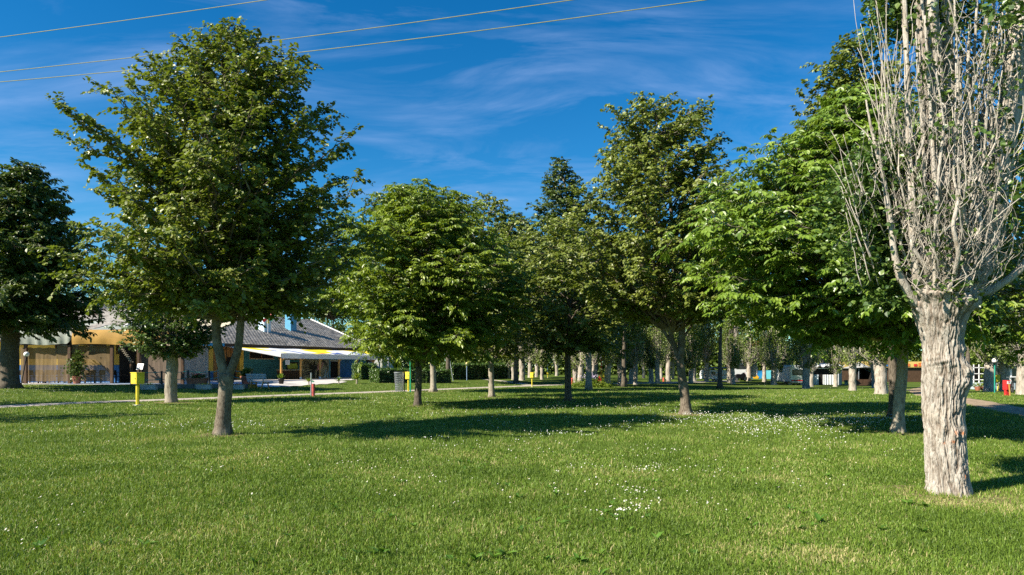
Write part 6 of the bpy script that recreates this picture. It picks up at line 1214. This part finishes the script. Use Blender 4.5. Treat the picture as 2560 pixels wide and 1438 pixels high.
def camping():
    g = at(1757, 953); k = g.y / FX; caravan('white caravan with an orange stripe under a dark tarpaulin', g, R(3), 5.2, True, (.74, .75, .75), 62 * k / 5.2, True)
    g = at(1832, 952); caravan('smaller white caravan with a lifted window flap beside the striped one', g + Vector((.3, 1.5, 0)), R(-6), 3.3, False, (.55, .58, .60), 1.0, True)
    g = at(1852, 953); t = thing('motorbike', 'dark covered motorbike parked between the caravans and the painted wall', 'motorbike', g, R(20)); b = MB(); wheel(b, (-.65, 0, .32), .32, .1); b.obj('wheel', [M_black, M_galv], t); b = MB(); wheel(b, (.65, 0, .32), .32, .1); b.obj('wheel', [M_black, M_galv], t)
    b = MB(); b.prism([(-.7, .45), (-.2, .3), (.4, .35), (.75, .7), (.45, 1.05), (.1, .85), (-.5, .9), (-.8, .75)], -.14, .14); b.obj('body', M_black, t); b = MB(); b.tube([(.5, -.3, 1.1), (.5, .3, 1.1)], .02, 6); b.obj('handlebar', M_galv, t); b = MB(); b.ball((.62, 0, .88), .1, 10, 6); b.obj('headlight', M_red, t)
    # painted wall, five panels : blue with plain painted shapes, then turquoise
    g = at(1858, 949); g1 = at(1929, 949); y = g.y + 6; k = y / FX; x0 = (1858 - 1280) * k; x1 = (1930 - 1280) * k; z0 = float(gz(x0, y)); zt = EYE + (HZ - 927) * k; zb = EYE + (HZ - 949.5) * k; xm = (1913 - 1280) * k
    t = thing('painted_wall', 'low blue wall painted with red, orange and yellow shapes, turquoise at its right end', 'wall', (x0, y, 0)); L_ = x1 - x0; b = MB(); b.box(0, xm - x0, 0, .2, z0 - .3, zt); b.obj('blue_panel', mat('mural_blue_wall', (.02, .22, .50), .6, .35, .6), t); b = MB(); b.box(xm - x0 + .003, L_, 0, .2, z0 - .3, zt + .05); b.obj('turquoise_panel', mat('turquoise', (.16, .58, .68), .6, .05), t)
    H_ = zt - zb; u = (xm - x0)
    def blob(pts, m, yy): b = MB(); b.prism([(u * a, zb + H_ * c) for a, c in pts], -yy, -yy + .01); b.obj('painted_shape', m, t)
    blob([(.33, .90), (.42, .98), (.50, .92), (.58, .97), (.66, .85), (.62, .62), (.50, .50), (.38, .60)], M_red, .02); blob([(.42, .3), (.48, .1), (.66, .08), (.72, .3), (.66, .42), (.62, .62), (.58, .40), (.52, .36)], mat('orange_paint', (.80, .42, .02), .6), .034)
    blob([(.34, .2), (.40, .28), (.39, .55), (.34, .42)], M_green, .048); blob([(.02, .5), (.07, .45), (.09, .66), (.05, .74), (.01, .66)], M_yel, .02); blob([(.80, .15), (.92, .1), (.94, .6), (.84, .5)], M_lblue, .02)
    # teal kiosk wall right of it
    y = g.y + 5; k = y / FX; xa = (1947 - 1280) * k; t = thing('teal_shed', 'low dark teal shed between the painted wall and the motorhome', 'shed', (xa, y, 0)); b = MB(); b.box(0, 17 * k, 0, 2.0, z0 - .3, EYE + (HZ - 929) * k); b.obj('wall', M_teal, t); b = MB(); b.box(-.15, 17 * k + .15, -.2, 2.2, EYE + (HZ - 929) * k + .003, EYE + (HZ - 929) * k + .12); b.obj('roof', M_galv, t)
    # motorhome seen from behind
    g = at(1976, 963); k = g.y / FX; w = 43 * k; H_ = 50 * k; t = thing('motorhome', 'white motorhome with red tail lights seen from behind between pale trunks', 'motorhome', g, 0)
    b = MB(); pr = [(0, .35), (w, .35), (w * 1.0, H_ * .93), (w * .95, H_), (w * .05, H_), (0, H_ * .93)]; b.prism(pr, 0, 5.0); bo = b.obj('body', mat('motorhome_white', (.66, .68, .66), .35, .05), t); md = bo.modifiers.new('b', 'BEVEL'); md.width = .08; md.segments = 3
    b = MB(); b.box(w * .12, w * .88, -.03, -.003, H_ * .50, H_ * .78); wd = b.obj('rear_window', M_black, t); b = MB(); b.box(w * .16, w * .84, -.04, -.032, H_ * .53, H_ * .75); b.obj('pane', M_glass, wd)
    b = MB(); b.box(w * .02, w * .98, -.10, -.003, .30, .42); b.obj('bumper', M_galv, t); b = MB(); b.box(w * .05, w * .95, -.02, -.003, .46, .62); b.obj('light_panel', M_black, t)
    for a, c in ((.06, .2), (.80, .94)): b = MB(); b.box(w * a, w * c, -.04, -.022, .48, .60); b.obj('tail_light', M_red, t)
    b = MB(); b.box(w * .30, w * .72, -.03, -.022, .49, .60); b.obj('red_bar', M_red, t)
    for x_ in (w * .15, w * .85): b = MB(); wheel(b, (x_, .9, .2), .33, .2); b.obj('wheel', [M_black, M_galv], t)
    # tent front with white panels and dark openings
    g = at(2030, 963); k = g.y / FX; X = lambda px: (px - 2030) * k; Z = lambda py: (963 - py) * k; t = thing('awning_tent', 'long awning tent with white panels and dark window strips behind pale trunks', 'tent', g)
    b = MB(); b.box(X(2030), X(2098), .25, .3, 0, Z(916)); b.obj('opening_shade', M_dark, t)  # dark sheet behind the panels, coloured as the shade in the openings
    for a, c, m_ in ((2031, 2047, mat('pale_blue_canvas', (.48, .56, .62), .7, .06)), (2058, 2094, M_canvas_w)): b = MB(); b.grid(np.array([[(X(px), .1 + .05 * math.sin(px), Z(py)) for py in (962, 950, 937)] for px in np.linspace(a, c, 20)])); b.obj('canvas_panel', m_, t)
    b = MB(); b.box(X(2094), X(2097), .0, .12, 0, Z(922)); b.obj('corner_post', M_white, t); b = MB(); b.grid(np.array([[(X(px), y_, Z(914) + .12 * math.sin(px * .4) * (y_ < 1) - .1 * (y_ < 0) + .3 * (y_ > 1)) for y_ in (-.4, .4, 2.5)] for px in np.linspace(2026, 2112, 24)])); o = b.obj('tent_roof', M_canvas_w, t, True)
    b = MB(); b.grid(np.array([[(X(px), .15 + (px - 2098) * .06, Z(py)) for py in (963, 940, 917)] for px in np.linspace(2098, 2120, 10)])); b.obj('grey_side', mat('grey_tent_side', (.38, .38, .36), .8, .1), t)
    b = MB(); b.box(X(2030), X(2094), .0, .06, Z(922), Z(920)); b.obj('rail', M_white, t)
    # open dark shelter
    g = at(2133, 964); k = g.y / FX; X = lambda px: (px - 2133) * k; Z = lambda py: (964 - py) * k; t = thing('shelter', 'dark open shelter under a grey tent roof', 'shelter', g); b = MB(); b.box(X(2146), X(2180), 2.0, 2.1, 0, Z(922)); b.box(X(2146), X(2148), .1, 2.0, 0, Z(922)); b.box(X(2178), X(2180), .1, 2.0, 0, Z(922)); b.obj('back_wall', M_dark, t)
    b = MB(); rows = []
    for px in np.linspace(2126, 2188, 16): s_ = 1 - abs(px - 2160) / 34; rows.append([(X(px), -.3, Z(921) + .15 * s_), (X(px), 1.2, Z(921) + .8 * max(0, s_)), (X(px), 2.8, Z(921) + .3 * s_)])
    b.grid(np.array(rows)); b.obj('tent_roof', mat('grey_tent_roof', (.34, .34, .32), .8), t, True)
    for px in (2133, 2147, 2180): b = MB(); b.tube([(X(px), 0, 0), (X(px), 0, Z(922))], .05, 6); b.obj('post', M_galv, t)
    b = MB(); b.box(X(2128), X(2176), -.1, .0, .0, .75); b.obj('front_board', M_wood_d, t)
    g = at(2114, 963); t = thing('green_crate', 'small green and white crate stack at the corner of the tent', 'crate', g); b = MB(); b.box(0, .32, 0, .3, 0, .35, mat=0); b.box(-.03, .3, 0, .3, .353, .62, mat=1); b.obj('box', [mat('pale_green_plastic', (.3, .5, .42), .5), mat('dark_green_plastic', (.05, .2, .15), .5)], t)
    # house with orange tiled roofs
    y = 106.0; k = y / FX; X = lambda px: (px - 1900) * k; Z = lambda py: EYE + (HZ - py) * k; zg = float(gz((1900 - 1280) * k, y)); t = thing('orange_roof_house', 'two-storey yellow house with orange tiled roofs and white pillars behind the poplars', 'house', ((1900 - 1280) * k, y, 0))
    b = MB(); b.box(X(1842), X(1965), 0, 9, zg, Z(874)); b.obj('wall', mat('house_yellow', (.52, .34, .10), .8, .15, .6), t)
    b = MB(); tiled_roof(b, X(1838), X(1970), -1.0, Z(876), 4.5, Z(848), 16, .5); b.hexa([(x_, y_, z_ + dz) for dz in (-.15, 0) for y_, z_ in ((4.503, Z(848)), (10, Z(876))) for x_ in (X(1838), X(1970))]); b.obj('roof', M_tile_o, t)
    b = MB(); tiled_roof(b, X(1834), X(1975), -3.6, Z(909), -.003, Z(893), 10, .5); b.obj('porch_roof', M_tile_o, t)
    for px in (1846, 1874, 1900, 1930, 1958): b = MB(); b.box(X(px) - .2, X(px) + .2, -.8, -.4, Z(897), Z(877)); b.obj('pillar', M_white, t)
    for px in (1856, 1884, 1912, 1944):
        b = MB(); b.box(X(px) - .6, X(px) + .6, -.04, -.003, Z(893), Z(880)); w = b.obj('window', M_white, t); b = MB(); b.box(X(px) - .5, X(px) + .5, -.06, -.042, Z(892), Z(881)); b.obj('pane', M_glass, w)
    b = MB(); b.box(X(1842), X(1965), -2.4, -.1, zg, Z(909)); b.obj('ground_floor', mat('house_green', (.06, .26, .20), .8, .3, .6), t)
    # sunlit yellow building fragment far right
    y = 100.0; k = y / FX; X = lambda px: (px - 2210) * k; t = thing('yellow_pavilion', 'pale yellow pavilion glimpsed between the walnut and the big poplar', 'building', ((2210 - 1280) * k, y, 0)); b = MB(); b.box(X(2100), X(2310), 0, 6, -.6, 1.55); b.obj('shaded_wall', M_wood_d, t)
    b = MB(); b.box(X(2098), X(2312), -.3, 6.3, 1.553, 1.6 + 14 * k); b.obj('fascia', mat('warm_yellow', (.66, .46, .14), .7, .1, .8), t); mo = mat('orange_red', (.72, .2, .05), .6)
    for px, h, mm in ((2236, 8, mo), (2250, 5, M_blue), (2268, 7, mo), (2286, 6, M_red), (2297, 9, mo), (2216, 5, M_blue)): b = MB(); b.box(X(px) - .25, X(px) + .2, -.36, -.303, 1.7, 1.7 + h * k); b.obj('painted_shape', mm, t)
    # kiosk at the right
    g = at(2478, 976); y = g.y + 3; k = y / FX; X = lambda px: (px - 2478) * k; Z = lambda py: EYE + (HZ - py) * k; zg = float(gz((2500 - 1280) * k, y)); t = thing('kiosk', 'pale kiosk with a white frame, wide window and light conical roof at the right edge', 'kiosk', ((2478 - 1280) * k, y, 0))
    b = MB(); b.box(X(2478), X(2620), 0, 3.5, zg, Z(958)); b.obj('lower_wall', mat('pale_grey_blue', (.38, .45, .50), .7, .1), t); b = MB(); b.box(X(2478), X(2620), .12, .2, Z(958), Z(921)); b.obj('window_glass', mat('kiosk_glass', (.10, .10, .09), .15, .4, .8, spec=.7), t)
    b = MB(); 
    for px in (2478, 2500, 2524, 2560, 2600): b.box(X(px), X(px) + .18, -.02, .1, Z(958), Z(921))
    b.box(X(2478), X(2620), -.03, .1, Z(921) + .003, Z(918)); b.box(X(2520), X(2536), -.3, -.1, Z(943), Z(941)); b.obj('white_frame', M_white, t)
    b = MB(); x0 = X(2478); x1 = X(2620); rows = []
    for f in np.linspace(0, 1, 10): rows.append([(x0 - .3 + (x1 - x0 + .6) * s_ * (1 - .75 * f) + (x1 - x0) * .375 * f, -.5 + 2.2 * f, Z(915) + (Z(897) - Z(915)) * f ** .8) for s_ in np.linspace(0, 1, 14)])
    b.grid(np.array(rows)); b.obj('roof', mat('pale_roof', (.46, .42, .36), .8, .1), t, True); b = MB(); b.box(x0, x1, .0, .1, Z(918) + .003, Z(913)); b.obj('fascia', M_greyw, t)
    # open stall with shelves left of it
    y = g.y + 6; k = y / FX; X = lambda px: (px - 2424) * k; zg = float(gz((2440 - 1280) * k, y)); t = thing('pitch_furniture', 'white shelf unit at a camping pitch just right of the big poplar', 'shelves', ((2424 - 1280) * k, y, zg)); b = MB(); b.box(X(2424), X(2452), 0, .05, .1, 2.0, mat=0)
    for z in (.3, .8, 1.3, 1.8): b.box(X(2424), X(2452), -.5, -.003, z, z + .06, mat=1)
    for px in (2424, 2437, 2452): b.box(X(px), X(px) + .06, -.5, -.45, 0, 2.1, mat=1)
    b.obj('shelf', [M_dark, M_white], t)
    p = at(2462, 977); t = thing('flower_pot', 'terracotta pots of red flowers at the pitch near the green lamp', 'plant pot', p); b = MB()
    for i in range(3): b.lathe([(.01, 0), (.16, 0), (.22, .3), (.2, .3), (.01, .28)], (i * .5 - .5, .1 * i, 0), 12)
    b.obj('pot', M_terra, t); lv = MB(); q = rng.normal(0, 1, (240, 3)) * np.array([.5, .1, .08]) + np.array([0, .1, .42]); leaves(lv, q, rng.normal(0, 1, q.shape), rng.normal(0, 1, q.shape), rng.uniform(.07, .12, 240)); lv.obj('foliage', M_leaf_wal2, t)
    # bicycles
    for px, lab in ((2531, 'black bicycle leaning by the pale trunk at the right edge'), (2543, 'second black bicycle closest to the right edge trunk')):
        p = at(px, 984); t = thing('bicycle', lab, 'bicycle', p, R(58)); 
        for cx in (-.52, .52):
            b = MB(); th = np.linspace(0, 2 * math.pi, 25); b.tube([(cx + .33 * math.cos(a), 0, .34 + .33 * math.sin(a)) for a in th], .022, 6, cap=False, mat=0)
            for a in np.linspace(0, math.pi, 7)[:-1]: b.tube([(cx + .32 * math.cos(a), 0, .34 + .32 * math.sin(a)), (cx - .32 * math.cos(a), 0, .34 - .32 * math.sin(a))], .003, 3, cap=False, mat=1)
            b.obj('wheel', [M_black, M_galv], t)
        b = MB(); 
        for a, c in (((-.52, .34), (-.05, .32)), ((-.05, .32), (-.18, .85)), ((-.18, .78), (.36, .82)), ((-.05, .32), (.36, .78)), ((-.52, .34), (-.18, .78)), ((.52, .34), (.34, .95))): b.tube([(a[0], 0, a[1]), (c[0], 0, c[1])], .018, 6)
        b.obj('frame', M_black, t); b = MB(); b.tube([(.30, -.28, .98), (.36, 0, .97), (.30, .28, .98)], .014, 6); b.obj('handlebar', M_galv, t); b = MB(); b.prism([(-.32, .86), (-.05, .87), (-.05, .91), (-.32, .92)], -.06, .06); b.obj('saddle', M_black, t)
camping()
def annex():
    """white house with a timber roof right behind the bar"""
    y = 84.0; k = y / FX; X = lambda px: (px - 900) * k; Z = lambda py: EYE + (HZ - py) * k; zg = float(gz((900 - 1280) * k, y)); t = thing('white_house', 'white house with a dark tiled roof and exposed timber gable behind the bar', 'house', ((900 - 1280) * k, y, 0))
    b = MB(); b.box(X(840), X(955), 0, 8, zg, Z(868)); b.obj('wall', mat('off_white_render', (.55, .57, .53), .85, .08, 1), t)
    b = MB(); tiled_roof(b, X(836), X(930), -.9, Z(862), 5, Z(835), 14, .4); b.obj('roof', M_tile, t); b = MB(); b.box(X(836), X(930), -.95, -.903, Z(866), Z(861)); b.obj('eave_board', M_eave, t)
    b = MB(); b.hexa([(x_, y_, z_ + dz) for dz in (-.15, .0) for y_ in (-2.2, 2) for x_, z_ in ((X(950), Z(866)), (X(992), Z(890)))]); b.obj('gable_roof', M_wood_d, t); b = MB(); b.bar((X(950), -2.25, Z(868)), (X(992), -2.25, Z(892)), .1, .3); b.obj('barge_board', M_wood, t)
    for a, c, p0, p1 in ((897, 922, 880, 890), (915, 934, 899, 905)):
        b = MB(); b.box(X(a), X(c), -.05, -.003, Z(p1), Z(p0)); w = b.obj('window', M_wood_d, t); b = MB(); b.box(X(a) + .08, X(c) - .08, -.065, -.052, Z(p1) + .08, Z(p0) - .08); b.obj('pane', M_glass, w)
    for px in (955, 976): b = MB(); b.box(X(px), X(px) + .15, -2.1, -1.95, zg, Z(896)); b.obj('post', M_galv, t)
annex()
